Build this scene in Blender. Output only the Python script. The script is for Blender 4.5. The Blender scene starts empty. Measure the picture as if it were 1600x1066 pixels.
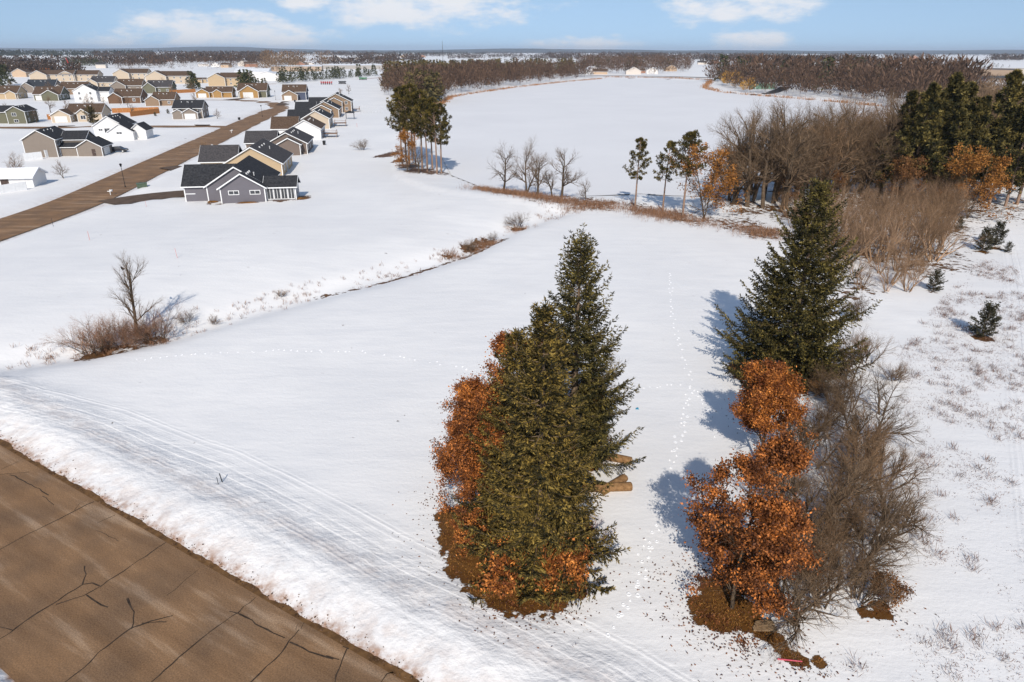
import bpy, math, random
import numpy as np
PI = math.pi
S = bpy.context.scene
COL = S.collection
# ------------------------------------------------------------------ camera, sky, sun, exposure
CAM_H = 25.0; FPX = 1067.0; PITCH = math.atan((533 - 79.5) / FPX); ROLL = math.radians(0.18)
cam_d = bpy.data.cameras.new('camera'); cam = bpy.data.objects.new('camera', cam_d); COL.objects.link(cam)
cam_d.sensor_width = 36.0; cam_d.lens = 36.0 * FPX / 1600.0
cam_d.clip_start = 0.5; cam_d.clip_end = 60000
cam.location = (0, 0, CAM_H)
from mathutils import Matrix
cam.rotation_euler = (Matrix.Rotation(PI / 2 - PITCH, 3, 'X') @ Matrix.Rotation(ROLL, 3, 'Z')).to_euler()
S.camera = cam
SUN_EL, SUN_AZ = math.radians(37), math.radians(181)      # sun stands behind the camera
w = bpy.data.worlds.new('World'); S.world = w; w.use_nodes = True
nt = w.node_tree; nt.nodes.clear()
def WN(t): return nt.nodes.new(t)
wo = WN('ShaderNodeOutputWorld'); bg = WN('ShaderNodeBackground'); sky = WN('ShaderNodeTexSky')
sky.sky_type = 'NISHITA'; sky.sun_disc = False; sky.sun_elevation = SUN_EL; sky.sun_rotation = SUN_AZ
sky.altitude = 300; sky.air_density = 1.15; sky.dust_density = 0.5; sky.ozone_density = 1.0
bg.inputs['Strength'].default_value = 0.125
# scattered fair-weather clouds: the ones in view plus an even population round the rest of the sky
tc = WN('ShaderNodeTexCoord')
def wmath(op, a, b=None):
    n = WN('ShaderNodeMath'); n.operation = op
    for k, v in enumerate((a, b)):
        if v is None: continue
        if isinstance(v, (int, float)): n.inputs[k].default_value = v
        else: nt.links.new(v, n.inputs[k])
    return n.outputs[0]
sep = WN('ShaderNodeSeparateXYZ'); nt.links.new(tc.outputs['Generated'], sep.inputs[0])
az = wmath('ARCTAN2', sep.outputs[0], sep.outputs[1])
el = wmath('ARCSINE', sep.outputs[2])
comb = WN('ShaderNodeCombineXYZ'); nt.links.new(wmath('MULTIPLY', az, 9.0), comb.inputs[0]); nt.links.new(wmath('MULTIPLY', el, 24.0), comb.inputs[1])
nz = WN('ShaderNodeTexNoise'); nz.inputs['Scale'].default_value = 1.7; nz.inputs['Detail'].default_value = 9; nz.inputs['Roughness'].default_value = 0.62
nt.links.new(comb.outputs[0], nz.inputs['Vector'])
def sky_dir(px, py):
    dx, dy = px - 800, py - 533
    dx, dy = dx * math.cos(ROLL) + dy * math.sin(ROLL), -dx * math.sin(ROLL) + dy * math.cos(ROLL)
    u, v = dx / FPX, -dy / FPX
    y, z = math.cos(PITCH) + v * math.sin(PITCH), -math.sin(PITCH) + v * math.cos(PITCH)
    return math.atan2(u, y), math.atan2(z, math.hypot(u, y))
clouds = [(345, 50, 155, 30), (650, 12, 210, 34), (1150, 8, 120, 32), (1170, 66, 60, 20), (940, 70, 70, 16), (860, 72, 60, 12), (440, 64, 70, 16), (480, 2, 70, 14)]
K = 0.00088
field = None
cl = [(*sky_dir(cx, cy), a * K, b * K) for cx, cy, a, b in clouds]
for a0, e0, ra, re in cl:
    u = wmath('DIVIDE', wmath('SUBTRACT', az, a0), ra)
    v = wmath('DIVIDE', wmath('SUBTRACT', el, e0), re)
    d = wmath('SUBTRACT', 1.0, wmath('ADD', wmath('MULTIPLY', u, u), wmath('MULTIPLY', v, v)))
    field = d if field is None else wmath('MAXIMUM', field, d)
nz2 = WN('ShaderNodeTexNoise'); nz2.inputs['Scale'].default_value = 0.55; nz2.inputs['Detail'].default_value = 1; nt.links.new(comb.outputs[0], nz2.inputs['Vector'])
field = wmath('MAXIMUM', field, wmath('MULTIPLY', wmath('SUBTRACT', nz2.outputs['Fac'], 0.66), 7.0))     # the same kind of clouds round the rest of the sky
dens = wmath('ADD', wmath('MULTIPLY', wmath('MAXIMUM', field, -1.2), 0.75), wmath('MULTIPLY', wmath('SUBTRACT', nz.outputs['Fac'], 0.52), 3.4))
ramp = WN('ShaderNodeMapRange'); ramp.interpolation_type = 'SMOOTHSTEP'
ramp.inputs['From Min'].default_value = -0.15; ramp.inputs['From Max'].default_value = 0.85; ramp.inputs['To Max'].default_value = 0.9
nt.links.new(dens, ramp.inputs['Value'])
mixc = WN('ShaderNodeMix'); mixc.data_type = 'RGBA'
mixc.inputs['B'].default_value = (6.6, 6.6, 6.8, 1)
cv = WN('ShaderNodeCombineXYZ'); nt.links.new(sep.outputs[0], cv.inputs[0]); nt.links.new(sep.outputs[1], cv.inputs[1])
nt.links.new(wmath('ADD', wmath('MULTIPLY', wmath('MAXIMUM', sep.outputs[2], 0.0), 0.85), 0.20), cv.inputs[2])   # clear winter air: no thick yellow band at the horizon
vn = WN('ShaderNodeVectorMath'); vn.operation = 'NORMALIZE'; nt.links.new(cv.outputs[0], vn.inputs[0]); nt.links.new(vn.outputs[0], sky.inputs['Vector'])
nt.links.new(ramp.outputs[0], mixc.inputs['Factor']); nt.links.new(sky.outputs[0], mixc.inputs['A'])
nt.links.new(mixc.outputs['Result'], bg.inputs['Color']); nt.links.new(bg.outputs[0], wo.inputs[0])
sd = bpy.data.lights.new('sun', 'SUN'); sd.energy = 3.9; sd.angle = math.radians(0.53); sd.color = (1.0, 0.93, 0.83)
sun = bpy.data.objects.new('sun', sd); COL.objects.link(sun)
sun.rotation_euler = (PI / 2 - SUN_EL, 0, PI - SUN_AZ); sun.location = (0, -50, 80)
S.view_settings.view_transform = 'Standard'; S.view_settings.look = 'None'; S.view_settings.gamma = 1; S.view_settings.exposure = 0.14
S.render.engine = 'CYCLES'; S.cycles.max_bounces = 6; S.cycles.diffuse_bounces = 3; S.cycles.transparent_max_bounces = 8

# ------------------------------------------------------------------ helpers
def at0(px, py):
    dx, dy = px - 800, py - 533
    dx, dy = dx * math.cos(ROLL) + dy * math.sin(ROLL), -dx * math.sin(ROLL) + dy * math.cos(ROLL)
    u, v = dx / FPX, -dy / FPX
    Y = math.cos(PITCH) + v * math.sin(PITCH); Z = -math.sin(PITCH) + v * math.cos(PITCH)
    t = -CAM_H / Z
    return u * t, Y * t
def poly0(pts): return [at0(*p) for p in pts]
def vnoise(x, y, seed=0):
    x = np.asarray(x, float); y = np.asarray(y, float)
    xi = np.floor(x).astype(np.int64); yi = np.floor(y).astype(np.int64); fx = x - xi; fy = y - yi
    def h(a, b):
        n = (a * 374761393 + b * 668265263 + seed * 974634777) & 0x7fffffff
        n = ((n ^ (n >> 13)) * 1274126177) & 0x7fffffff
        return ((n ^ (n >> 16)) & 0xffff) / 65535.0
    fx = fx * fx * (3 - 2 * fx); fy = fy * fy * (3 - 2 * fy)
    a = h(xi, yi) * (1 - fx) + h(xi + 1, yi) * fx; b = h(xi, yi + 1) * (1 - fx) + h(xi + 1, yi + 1) * fx
    return a * (1 - fy) + b * fy
def fbm(x, y, o=4, seed=0):
    s = 0; a = 0.5
    for k in range(o): s = s + a * (vnoise(x * 2 ** k, y * 2 ** k, seed + k) - 0.5); a *= 0.5
    return s
def sstep(a, b, x):
    t = np.clip((np.asarray(x, float) - a) / (b - a), 0, 1); return t * t * (3 - 2 * t)
def dist_poly(x, y, pts):
    """unsigned distance, signed side (+ = left of travel), arc length to a polyline"""
    x = np.asarray(x, float); y = np.asarray(y, float)
    best = np.full(x.shape, 1e9); sgn = np.zeros(x.shape); arc = np.zeros(x.shape); acc = 0
    for (x0, y0), (x1, y1) in zip(pts[:-1], pts[1:]):
        dx, dy = x1 - x0, y1 - y0; L = math.hypot(dx, dy)
        t = np.clip(((x - x0) * dx + (y - y0) * dy) / (L * L), 0, 1)
        d = np.hypot(x - x0 - t * dx, y - y0 - t * dy); m = d < best
        best = np.where(m, d, best); sgn = np.where(m, np.sign((y - y0) * dx - (x - x0) * dy), sgn); arc = np.where(m, acc + t * L, arc); acc += L
    return best, sgn, arc
def inside(x, y, poly):
    x = np.asarray(x, float); y = np.asarray(y, float); r = np.zeros(x.shape, bool)
    n = len(poly)
    for i in range(n):
        x0, y0 = poly[i]; x1, y1 = poly[(i + 1) % n]
        if y0 == y1: continue
        c = ((y0 > y) != (y1 > y)) & (x < (x1 - x0) * (y - y0) / (y1 - y0) + x0)
        r ^= c
    return r
def tag(o, label=None, cat=None, group=None, kind=None):
    if label: o['label'] = label
    if cat: o['category'] = cat
    if group: o['group'] = group
    if kind: o['kind'] = kind
    return o
def new_mesh(name, V, F=None, T=None, smooth=False):
    """V (n,3); F quads (m,4); T tris (k,3)"""
    me = bpy.data.meshes.new(name); V = np.asarray(V, np.float32).reshape(-1, 3)
    nq = 0 if F is None else len(F); ntri = 0 if T is None else len(T)
    me.vertices.add(len(V)); me.vertices.foreach_set('co', V.ravel())
    idx = []
    if nq: idx.append(np.asarray(F, np.int32).ravel())
    if ntri: idx.append(np.asarray(T, np.int32).ravel())
    idx = np.concatenate(idx); me.loops.add(len(idx)); me.loops.foreach_set('vertex_index', idx)
    me.polygons.add(nq + ntri)
    st = np.concatenate([np.arange(nq) * 4, nq * 4 + np.arange(ntri) * 3]).astype(np.int32)
    me.polygons.foreach_set('loop_start', st)
    me.polygons.foreach_set('loop_total', np.concatenate([np.full(nq, 4), np.full(ntri, 3)]).astype(np.int32))
    if smooth: me.polygons.foreach_set('use_smooth', np.ones(nq + ntri, bool))
    me.update(calc_edges=True); me.validate()
    return me
def link(name, me, mat=None, parent=None):
    o = bpy.data.objects.new(name, me); COL.objects.link(o)
    if mat is not None and me is not None and not me.materials: me.materials.append(mat)
    if parent is not None: o.parent = parent
    return o
def empty(name, loc=(0, 0, 0), rz=0):
    o = bpy.data.objects.new(name, None); COL.objects.link(o); o.location = loc; o.rotation_euler = (0, 0, rz); o.empty_display_size = 0.3
    return o
class MB:
    def __init__(s): s.v = []; s.f = []
    def add(s, vs, fs):
        b = len(s.v); s.v += [tuple(v) for v in vs]; s.f += [tuple(i + b for i in f) for f in fs]; return s
    def box(s, x0, y0, z0, x1, y1, z1):
        return s.add([(x0, y0, z0), (x1, y0, z0), (x1, y1, z0), (x0, y1, z0), (x0, y0, z1), (x1, y0, z1), (x1, y1, z1), (x0, y1, z1)],
                     [(0, 3, 2, 1), (4, 5, 6, 7), (0, 1, 5, 4), (1, 2, 6, 5), (2, 3, 7, 6), (3, 0, 4, 7)])
    def hexa(s, lo, hi):
        return s.add(list(lo) + list(hi), [(0, 3, 2, 1), (4, 5, 6, 7), (0, 1, 5, 4), (1, 2, 6, 5), (2, 3, 7, 6), (3, 0, 4, 7)])
    def tube(s, p0, p1, r0, r1, n=8):
        p0 = np.array(p0, float); p1 = np.array(p1, float); d = p1 - p0; d /= np.linalg.norm(d)
        a = np.cross(d, (0, 0, 1) if abs(d[2]) < .9 else (1, 0, 0)); a /= np.linalg.norm(a); b = np.cross(d, a)
        vs = []
        for p, r in ((p0, r0), (p1, r1)):
            for k in range(n): t = 2 * PI * k / n; vs.append(p + r * (math.cos(t) * a + math.sin(t) * b))
        fs = [(k, (k + 1) % n, n + (k + 1) % n, n + k) for k in range(n)] + [tuple(range(n - 1, -1, -1)), tuple(range(n, 2 * n))]
        return s.add(vs, fs)
    def build(s, name, mat, parent=None, smooth=False):
        me = bpy.data.meshes.new(name); me.from_pydata(s.v, [], s.f); me.update()
        if smooth: me.polygons.foreach_set('use_smooth', np.ones(len(me.polygons), bool))
        return link(name, me, mat, parent)

# ------------------------------------------------------------------ materials
MATS = {}
def mat(name, c1, c2=None, scale=3.0, rough=0.85, bump=0.0, bscale=None, island=False, objrand=0.0, detail=4, spec=0.2, coords='Object', clump=0.0):
    if name in MATS: return MATS[name]
    m = bpy.data.materials.new(name); m.use_nodes = True; n = m.node_tree.nodes; L = m.node_tree.links
    p = n['Principled BSDF']; p.inputs['Roughness'].default_value = rough; p.inputs['Specular IOR Level'].default_value = spec
    c1 = (*c1, 1); c2 = (*(c2 or c1[:3]), 1)
    rp = n.new('ShaderNodeMix'); rp.data_type = 'RGBA'; rp.inputs['A'].default_value = c1; rp.inputs['B'].default_value = c2
    t = n.new('ShaderNodeTexCoord')
    if island:
        g = n.new('ShaderNodeNewGeometry'); 
        if clump:
            cz = n.new('ShaderNodeTexNoise'); cz.inputs['Scale'].default_value = clump; cz.inputs['Detail'].default_value = 3; cz.inputs['Roughness'].default_value = .7; L.new(t.outputs['Object'], cz.inputs['Vector'])
            cm = n.new('ShaderNodeMapRange'); cm.inputs['From Min'].default_value = .41; cm.inputs['From Max'].default_value = .64; L.new(cz.outputs['Fac'], cm.inputs['Value'])
            mm = n.new('ShaderNodeMath'); mm.operation = 'MULTIPLY'; L.new(g.outputs['Random Per Island'], mm.inputs[0]); L.new(cm.outputs[0], mm.inputs[1])
            m2 = n.new('ShaderNodeMath'); m2.operation = 'MULTIPLY_ADD'; m2.inputs[1].default_value = 1.2; m2.inputs[2].default_value = 0.0; m2.use_clamp = True; L.new(mm.outputs[0], m2.inputs[0]); L.new(m2.outputs[0], rp.inputs['Factor'])
        else: L.new(g.outputs['Random Per Island'], rp.inputs['Factor'])
    else:
        z = n.new('ShaderNodeTexNoise'); z.inputs['Scale'].default_value = scale; z.inputs['Detail'].default_value = detail; z.inputs['Roughness'].default_value = 0.6
        L.new(t.outputs[coords], z.inputs['Vector'])
        mr = n.new('ShaderNodeMapRange'); mr.inputs['From Min'].default_value = 0.3; mr.inputs['From Max'].default_value = 0.7; L.new(z.outputs['Fac'], mr.inputs['Value'])
        L.new(mr.outputs[0], rp.inputs['Factor'])
    out = rp.outputs['Result']
    if objrand:
        oi = n.new('ShaderNodeObjectInfo'); hs = n.new('ShaderNodeHueSaturation')
        a = n.new('ShaderNodeMapRange'); a.inputs['To Min'].default_value = 1 - objrand; a.inputs['To Max'].default_value = 1 + objrand
        L.new(oi.outputs['Random'], a.inputs['Value']); L.new(a.outputs[0], hs.inputs['Value']); L.new(out, hs.inputs['Color']); out = hs.outputs['Color']
    L.new(out, p.inputs['Base Color'])
    if bump:
        z2 = n.new('ShaderNodeTexNoise'); z2.inputs['Scale'].default_value = bscale or scale * 4; z2.inputs['Detail'].default_value = 5
        L.new(t.outputs[coords], z2.inputs['Vector'])
        b = n.new('ShaderNodeBump'); b.inputs['Strength'].default_value = bump; b.inputs['Distance'].default_value = 0.05
        L.new(z2.outputs['Fac'], b.inputs['Height']); L.new(b.outputs[0], p.inputs['Normal'])
    MATS[name] = m; return m

SNOW = (0.80, 0.82, 0.865)
def ground_material():
    m = bpy.data.materials.new('snow_ground'); m.use_nodes = True; n = m.node_tree.nodes; L = m.node_tree.links
    p = n['Principled BSDF']; p.inputs['Roughness'].default_value = 0.55; p.inputs['Specular IOR Level'].default_value = 0.25
    t = n.new('ShaderNodeTexCoord')
    def noise(scale, detail=4, rough=0.6, vec=None):
        z = n.new('ShaderNodeTexNoise'); z.inputs['Scale'].default_value = scale; z.inputs['Detail'].default_value = detail; z.inputs['Roughness'].default_value = rough
        L.new(vec or t.outputs['Object'], z.inputs['Vector']); return z.outputs['Fac']
    def mth(op, a, b=None, c=None):
        q = n.new('ShaderNodeMath'); q.operation = op
        for k, v in enumerate((a, b, c)):
            if v is None: continue
            if isinstance(v, (int, float)): q.inputs[k].default_value = v
            else: L.new(v, q.inputs[k])
        return q.outputs[0]
    def rng(v, a, b, c=0.0, d=1.0, smooth=True):
        q = n.new('ShaderNodeMapRange'); q.interpolation_type = 'SMOOTHSTEP' if smooth else 'LINEAR'
        for k, x in zip(('From Min', 'From Max', 'To Min', 'To Max'), (a, b, c, d)): q.inputs[k].default_value = x
        L.new(v, q.inputs['Value']); return q.outputs[0]
    def mix(f, a, b):
        q = n.new('ShaderNodeMix'); q.data_type = 'RGBA'
        for k, x in (('A', a), ('B', b)):
            if isinstance(x, tuple): q.inputs[k].default_value = (*x, 1)
            else: L.new(x, q.inputs[k])
        L.new(f, q.inputs['Factor']); return q.outputs['Result']
    def attr(name):
        a = n.new('ShaderNodeAttribute'); a.attribute_name = name; return a.outputs['Fac']
    mp = n.new('ShaderNodeMapping'); mp.inputs['Rotation'].default_value = (0, 0, 0.35); mp.inputs['Scale'].default_value = (0.6, 2.0, 1)
    L.new(t.outputs['Object'], mp.inputs['Vector'])
    crust = noise(0.32, 5, 0.62, mp.outputs[0]); fine = noise(3.2, 4, 0.65); broad = noise(0.045, 4)
    snow = mix(rng(broad, 0.35, 0.68), (0.765, 0.75, 0.735), (0.825, 0.805, 0.78))
    snow = mix(mth('MULTIPLY', rng(crust, 0.42, 0.7), 0.35), snow, (0.70, 0.695, 0.695))
    dirt = attr('dirt')          # road spray on the ploughed bank
    dn = noise(1.1, 6, 0.7)
    snow = mix(mth('MULTIPLY', dirt, rng(dn, 0.38, 0.66, 0.15, 0.95)), snow, (0.36, 0.22, 0.15))
    bare = attr('bare')
    bn = noise(1.3, 7, 0.72); bn2 = noise(0.22, 5, 0.65)
    bmask = rng(mth('ADD', bare, mth('ADD', mth('MULTIPLY', mth('SUBTRACT', bn, 0.5), 2.3), mth('MULTIPLY', mth('SUBTRACT', bn2, 0.5), 0.8))), 0.47, 0.55)
    soil = mix(noise(2.6, 6, 0.75), (0.022, 0.010, 0.003), (0.21, 0.095, 0.024))
    soil = mix(rng(noise(0.9, 3), 0.45, 0.65), soil, (0.10, 0.042, 0.010))
    col = mix(bmask, snow, soil)
    L.new(col, p.inputs['Base Color'])
    # relief: crust ripples, ploughed lumps and vehicle ruts (rut profile across the track from its distance attribute)
    td = attr('rut_d'); ra = attr('rut_a')
    wob = mth('MULTIPLY', mth('SUBTRACT', noise(0.25, 3), 0.5), 0.5)
    z1 = n.new('ShaderNodeTexNoise'); z1.noise_dimensions = '1D'; z1.inputs['Scale'].default_value = 1.0; z1.inputs['Detail'].default_value = 1.4; z1.inputs['Roughness'].default_value = 0.6
    L.new(mth('MULTIPLY', mth('ADD', td, mth('MULTIPLY', wob, .35)), 1.75), z1.inputs['W'])
    lines = mth('MULTIPLY', mth('MULTIPLY', rng(z1.outputs['Fac'], 0.36, 0.62), 2.0), mth('MULTIPLY', ra, rng(crust, 0.3, 0.62, 0.35, 1.0)))
    h = mth('ADD', mth('MULTIPLY', crust, 0.06), mth('MULTIPLY', fine, 0.026))
    h = mth('ADD', h, mth('MULTIPLY', lines, 0.019))
    h = mth('ADD', h, mth('MULTIPLY', bmask, -0.06))
    h = mth('ADD', h, mth('MULTIPLY', mth('MULTIPLY', attr('rough'), noise(1.7, 5, 0.6)), 0.13))
    b = n.new('ShaderNodeBump'); b.inputs['Strength'].default_value = 0.9; b.inputs['Distance'].default_value = 1.0
    L.new(h, b.inputs['Height']); L.new(b.outputs[0], p.inputs['Normal'])
    return m

# ------------------------------------------------------------------ ground plan (world metres)
ROAD_A = np.array(at0(0, 695)); ROAD_B = np.array(at0(635, 1066))
RD = (ROAD_B - ROAD_A) / np.linalg.norm(ROAD_B - ROAD_A); RN = np.array([-RD[1], RD[0]])      # RN points into the field
if RN[1] < 0: RN = -RN
ROAD_W = 8.9
SWALE = poly0([(-260, 612), (0, 572), (120, 552), (270, 521), (430, 475), (600, 433), (720, 398), (790, 362), (870, 334)])
RUT = poly0([(-300, 560), (0, 628), (160, 668), (330, 735), (480, 815), (620, 895), (760, 965), (960, 1075), (1150, 1200)])
RUT2 = poly0([(1560, 355), (1578, 395), (1590, 460), (1597, 560), (1612, 700), (1640, 900)])
STREET = poly0([(-330, 470), (0, 358), (110, 322), (200, 279), (300, 232), (375, 197), (430, 172)])
STREET_END = poly0([(375, 197), (420, 177), (440, 168), (425, 161), (395, 157.5), (330, 157), (250, 157)])
SIDE = poly0([(372, 199), (300, 197.5), (200, 198), (100, 199), (-150, 201)])
LAKE = poly0([(692, 163), (705, 152), (745, 145), (800, 137), (880, 128), (945, 122.5), (1030, 124), (1108, 127), (1098, 138), (1125, 144), (1175, 149), (1250, 155), (1310, 160), (1385, 167), (1450, 185),
              (1420, 225), (1385, 260), (1300, 288), (1210, 298), (1130, 308), (1050, 306), (1000, 303), (930, 306), (870, 307), (800, 300), (750, 292), (705, 274), (690, 245), (676, 215), (672, 190)])
DRIVE = poly0([(296, 302), (250, 305), (205, 311), (168, 318)])
# patches of bare ground under trees: (px, py, radius m, strength)
BARE = [(705, 815, .9, 1), (718, 850, 1.1, 1), (740, 885, 1.3, 1), (770, 915, 1.4, 1), (800, 935, 1.2, 1), (840, 930, 1.4, 1), (880, 920, 1.0, 1), (820, 890, 2.0, 1), (760, 830, 2.2, 1), (860, 830, 2.2, .95), (840, 770, 2.5, .9), (900, 720, 2, .7), (925, 690, 1.2, .6),
        (1100, 955, .7, 1), (1120, 965, 1.0, 1), (1150, 965, 1.0, 1), (1180, 985, .6, 1), (1205, 1003, .5, 1), (1222, 1022, .45, .95), (1240, 1035, .4, .9), (1278, 1040, .35, .9), (1135, 930, 1.2, .9),
        (1165, 590, 1.3, 1), (1150, 582, .8, .9), (1195, 605, 1.6, 1), (1235, 600, 2.5, .85), (1375, 960, .5, .8), (1350, 965, .3, .8),
        (600, 246, 2.0, 1), (615, 243, 2.5, 1), (640, 262, 3.0, .8), (655, 270, 3.0, .95), (672, 272, 2.5, .8), (690, 272, 2.0, .7), (625, 255, 2.0, .8),
        (470, 314, 1.6, 1), (440, 317, 1.4, .9), (395, 318, 1.3, .8), (333, 319, 1.0, 1), (345, 322, .9, .7), (360, 318, 1.2, .6),
        (150, 548, 1.5, .85), (190, 540, 1.4, .6), (240, 528, 1.2, .6), (735, 385, 1.6, .7), (755, 376, 1.6, .75), (810, 355, 1.2, .9), (700, 398, .8, .6),
        (1230, 335, 6, .55), (1180, 330, 5, .55), (1150, 318, 4, .6), (1290, 345, 7, .5), (1350, 380, 7, .55), (1400, 400, 8, .55), (1440, 360, 8, .5), (1500, 330, 9, .5), (1560, 318, 9, .45), (1400, 320, 14, .55),
        (1530, 398, .8, .95), (1552, 392, .8, .9), (1495, 366, .9, .8), (1535, 532, .75, 1), (1455, 460, .7, .5), (1320, 455, 4, .45),
        (150, 318, 1.3, .3), (565, 236, .9, .9), (575, 248, .5, .8), (925, 322, 5, .5), (860, 316, 5, .45), (1000, 328, 4, .45), (1080, 342, 5, .5), (800, 308, 4, .4), (1150, 352, 5, .5), (1200, 368, 4, .5)]
BAREW = [(*at0(a, b), r, s) for a, b, r, s in BARE]
SOIL_STRIP = poly0([(500, 458), (560, 446), (640, 425), (690, 409), (735, 395), (790, 372)])

def hgt(x, y):
    x = np.asarray(x, float); y = np.asarray(y, float)
    near = 1 - sstep(140, 300, np.hypot(x, y))
    h = 0.55 * fbm(x / 22, y / 22, 3, 3) + 0.10 * fbm(x / 3.1, y / 3.1, 3, 9) * near
    # swale with a sunny far bank
    d, sg, _ = dist_poly(x, y, SWALE); s = d * sg
    h = h - 0.75 * np.exp(-(s / 2.6) ** 2) + 0.75 * sstep(0.5, 13, s) * (1 - sstep(20, 60, s))
    # near road and ploughed bank
    q = (x - ROAD_A[0]) * RN[0] + (y - ROAD_A[1]) * RN[1]           # >0 in the field
    al = (x - ROAD_A[0]) * RD[0] + (y - ROAD_A[1]) * RD[1]
    wob = 0.7 * fbm(al / 4.5, q * 0 + 3.3, 3, 17)
    lump = fbm(x / 1.1, y / 1.1, 4, 21)
    qq = q + wob * 0.6
    bank = 0.62 * sstep(0.0, 2.6, qq) - 0.30 * sstep(2.8, 6.5, qq) + 0.38 * lump * sstep(.3, 1.2, qq) * (1 - sstep(4.2, 7.5, qq))
    h = h * sstep(0, 5, q) + bank
    h = np.where(q < -.6, -.12, h)
    h = -0.12 + (h + 0.12) * sstep(-0.45, .5, q + .8 * wob + .8 * lump)
    qn = -q - ROAD_W
    h = np.where(qn > -0.1, 0.75 * sstep(0, 1.6, qn + .5 * wob) + 0.4 * lump * sstep(0, 1.5, qn) - 0.02, h)
    # streets
    d = np.full(x.shape, 1e9)
    for pl, hw in ((STREET, 6.2), (SIDE, 4.6), (STREET_END, 5.6)): d = np.minimum(d, dist_poly(x, y, pl)[0] - hw)
    h = np.where(d < 7, h * sstep(0, 7, d) + 0.55 * sstep(.1, 1.6, d + .5 * fbm(x / 4, y / 4, 2, 5)) * (1 - sstep(1.8, 5.5, d)) - 0.10 * (1 - sstep(-.1, .3, d)), h)
    d, _, _ = dist_poly(x, y, DRIVE); h = np.where(d < 4.6, -0.1, h)
    ins = inside(x, y, LAKE); d, _, _ = dist_poly(x, y, LAKE + [LAKE[0]])
    far = sstep(60, 160, y)
    h = np.where(ins, -0.25, np.where(d < 12, h * sstep(0, 12, d) + 0.25 * sstep(0, 3, d), h))
    r = np.hypot(x, y)
    return h * (1 - sstep(900, 2500, r)) 
def gz(x, y): return float(hgt(np.array([x]), np.array([y]))[0])
def at(px, py, dz=0.0):
    x, y = at0(px, py); return (x, y, gz(x, y) + dz)

def axis(lo, hi, c0, c1, step, grow):
    a = list(np.arange(c0, c1 + step, step)); s = step
    while a[-1] < hi: s *= grow; a.append(a[-1] + s)
    s = step; b = [c0]
    while b[-1] > lo: s *= grow; b.append(b[-1] - s)
    return np.array(b[:0:-1] + a)
gx = axis(-16000, 16000, -48, 44, 0.40, 1.052); gy = axis(-60, 26000, 18, 72, 0.40, 1.028)
GX, GY = np.meshgrid(gx, gy); fxx, fyy = GX.ravel(), GY.ravel()
HZ = hgt(fxx, fyy)
nx, ny = len(gx), len(gy)
ii = (np.arange(ny - 1)[:, None] * nx + np.arange(nx - 1)[None, :]).ravel()
gme = new_mesh('ground', np.stack([fxx, fyy, HZ], 1), F=np.stack([ii, ii + 1, ii + 1 + nx, ii + nx], 1), smooth=True)
def fattr(me, name, v): a = me.attributes.new(name, 'FLOAT', 'POINT'); a.data.foreach_set('value', np.asarray(v, np.float32))
bare = np.zeros(len(fxx))
for bx, by, r, s in BAREW:
    d = np.hypot((fxx - bx), (fyy - by) * 0.9); bare = np.maximum(bare, s * (1 - sstep(0.45 * r, 1.75 * r, d)))
d, _, arc = dist_poly(fxx, fyy, SOIL_STRIP); bare = np.maximum(bare, .62 * (1 - sstep(.1, 1.0, d)))
dl, _, _ = dist_poly(fxx, fyy, LAKE + [LAKE[0]]); lin = inside(fxx, fyy, LAKE)
bare = np.maximum(bare, np.where(lin, 0, .72 * (1 - sstep(1, 5, dl)) * sstep(230, 320, fyy)))
q = (fxx - ROAD_A[0]) * RN[0] + (fyy - ROAD_A[1]) * RN[1]
fattr(gme, 'bare', bare)
dirt = 1.0 * (1 - sstep(.2, 1.0, q)) + 0.42 * (1 - sstep(0.8, 3.0, q)) + .32 * np.exp(-((q - 4.0) / .7) ** 2)
dirt = np.where(q < -ROAD_W, .35, dirt)
sdist, _, _ = dist_poly(fxx, fyy, STREET); dirt = np.where(sdist < 9, np.maximum(dirt * 0, .5 * (1 - sstep(5, 7, sdist))), np.where(q > 9, 0, dirt))
fattr(gme, 'dirt', dirt)
d, sg, arc = dist_poly(fxx, fyy, RUT); d2, sg2, _ = dist_poly(fxx, fyy, RUT2); m2 = d2 < 4
fattr(gme, 'rut_d', np.where(m2, d2 * sg2, np.clip(d * sg, -9, 9))); fattr(gme, 'rut_a', np.where(m2, .8 * (1 - sstep(1.2, 1.6, d2)), 1 - sstep(2.2, 2.9, d)))
fattr(gme, 'rough', sstep(.3, 1.2, q) * (1 - sstep(4.5, 8, q)) + np.where(q < -ROAD_W, 1, 0))
ground = link('ground', gme, ground_material()); tag(ground, kind='structure')

def strip(name, pts, hw, z, material, parent=None, n=6, w0=None):
    """flat ribbon along a polyline"""
    P = np.array(pts, float)
    # resample
    seg = np.hypot(*np.diff(P, axis=0).T); acc = np.concatenate([[0], np.cumsum(seg)]); t = np.linspace(0, acc[-1], max(2, int(acc[-1] / n) + 2))
    X = np.interp(t, acc, P[:, 0]); Y = np.interp(t, acc, P[:, 1])
    for _ in range(3 if len(P) > 3 else 0):
        X[1:-1] = (X[:-2] + 2 * X[1:-1] + X[2:]) / 4; Y[1:-1] = (Y[:-2] + 2 * Y[1:-1] + Y[2:]) / 4
    dx = np.gradient(X); dy = np.gradient(Y); L = np.hypot(dx, dy); nxv, nyv = -dy / L, dx / L
    m = len(X); V = np.concatenate([np.stack([X - nxv * hw, Y - nyv * hw, np.full(m, z)], 1), np.stack([X + nxv * hw, Y + nyv * hw, np.full(m, z)], 1)])
    i = np.arange(m - 1); F = np.stack([i, i + 1, i + 1 + m, i + m], 1)
    me = new_mesh(name, V, F=F[:, ::-1])
    if me.polygons[0].normal.z < 0: me.flip_normals()
    return link(name, me, material, parent)
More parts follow.
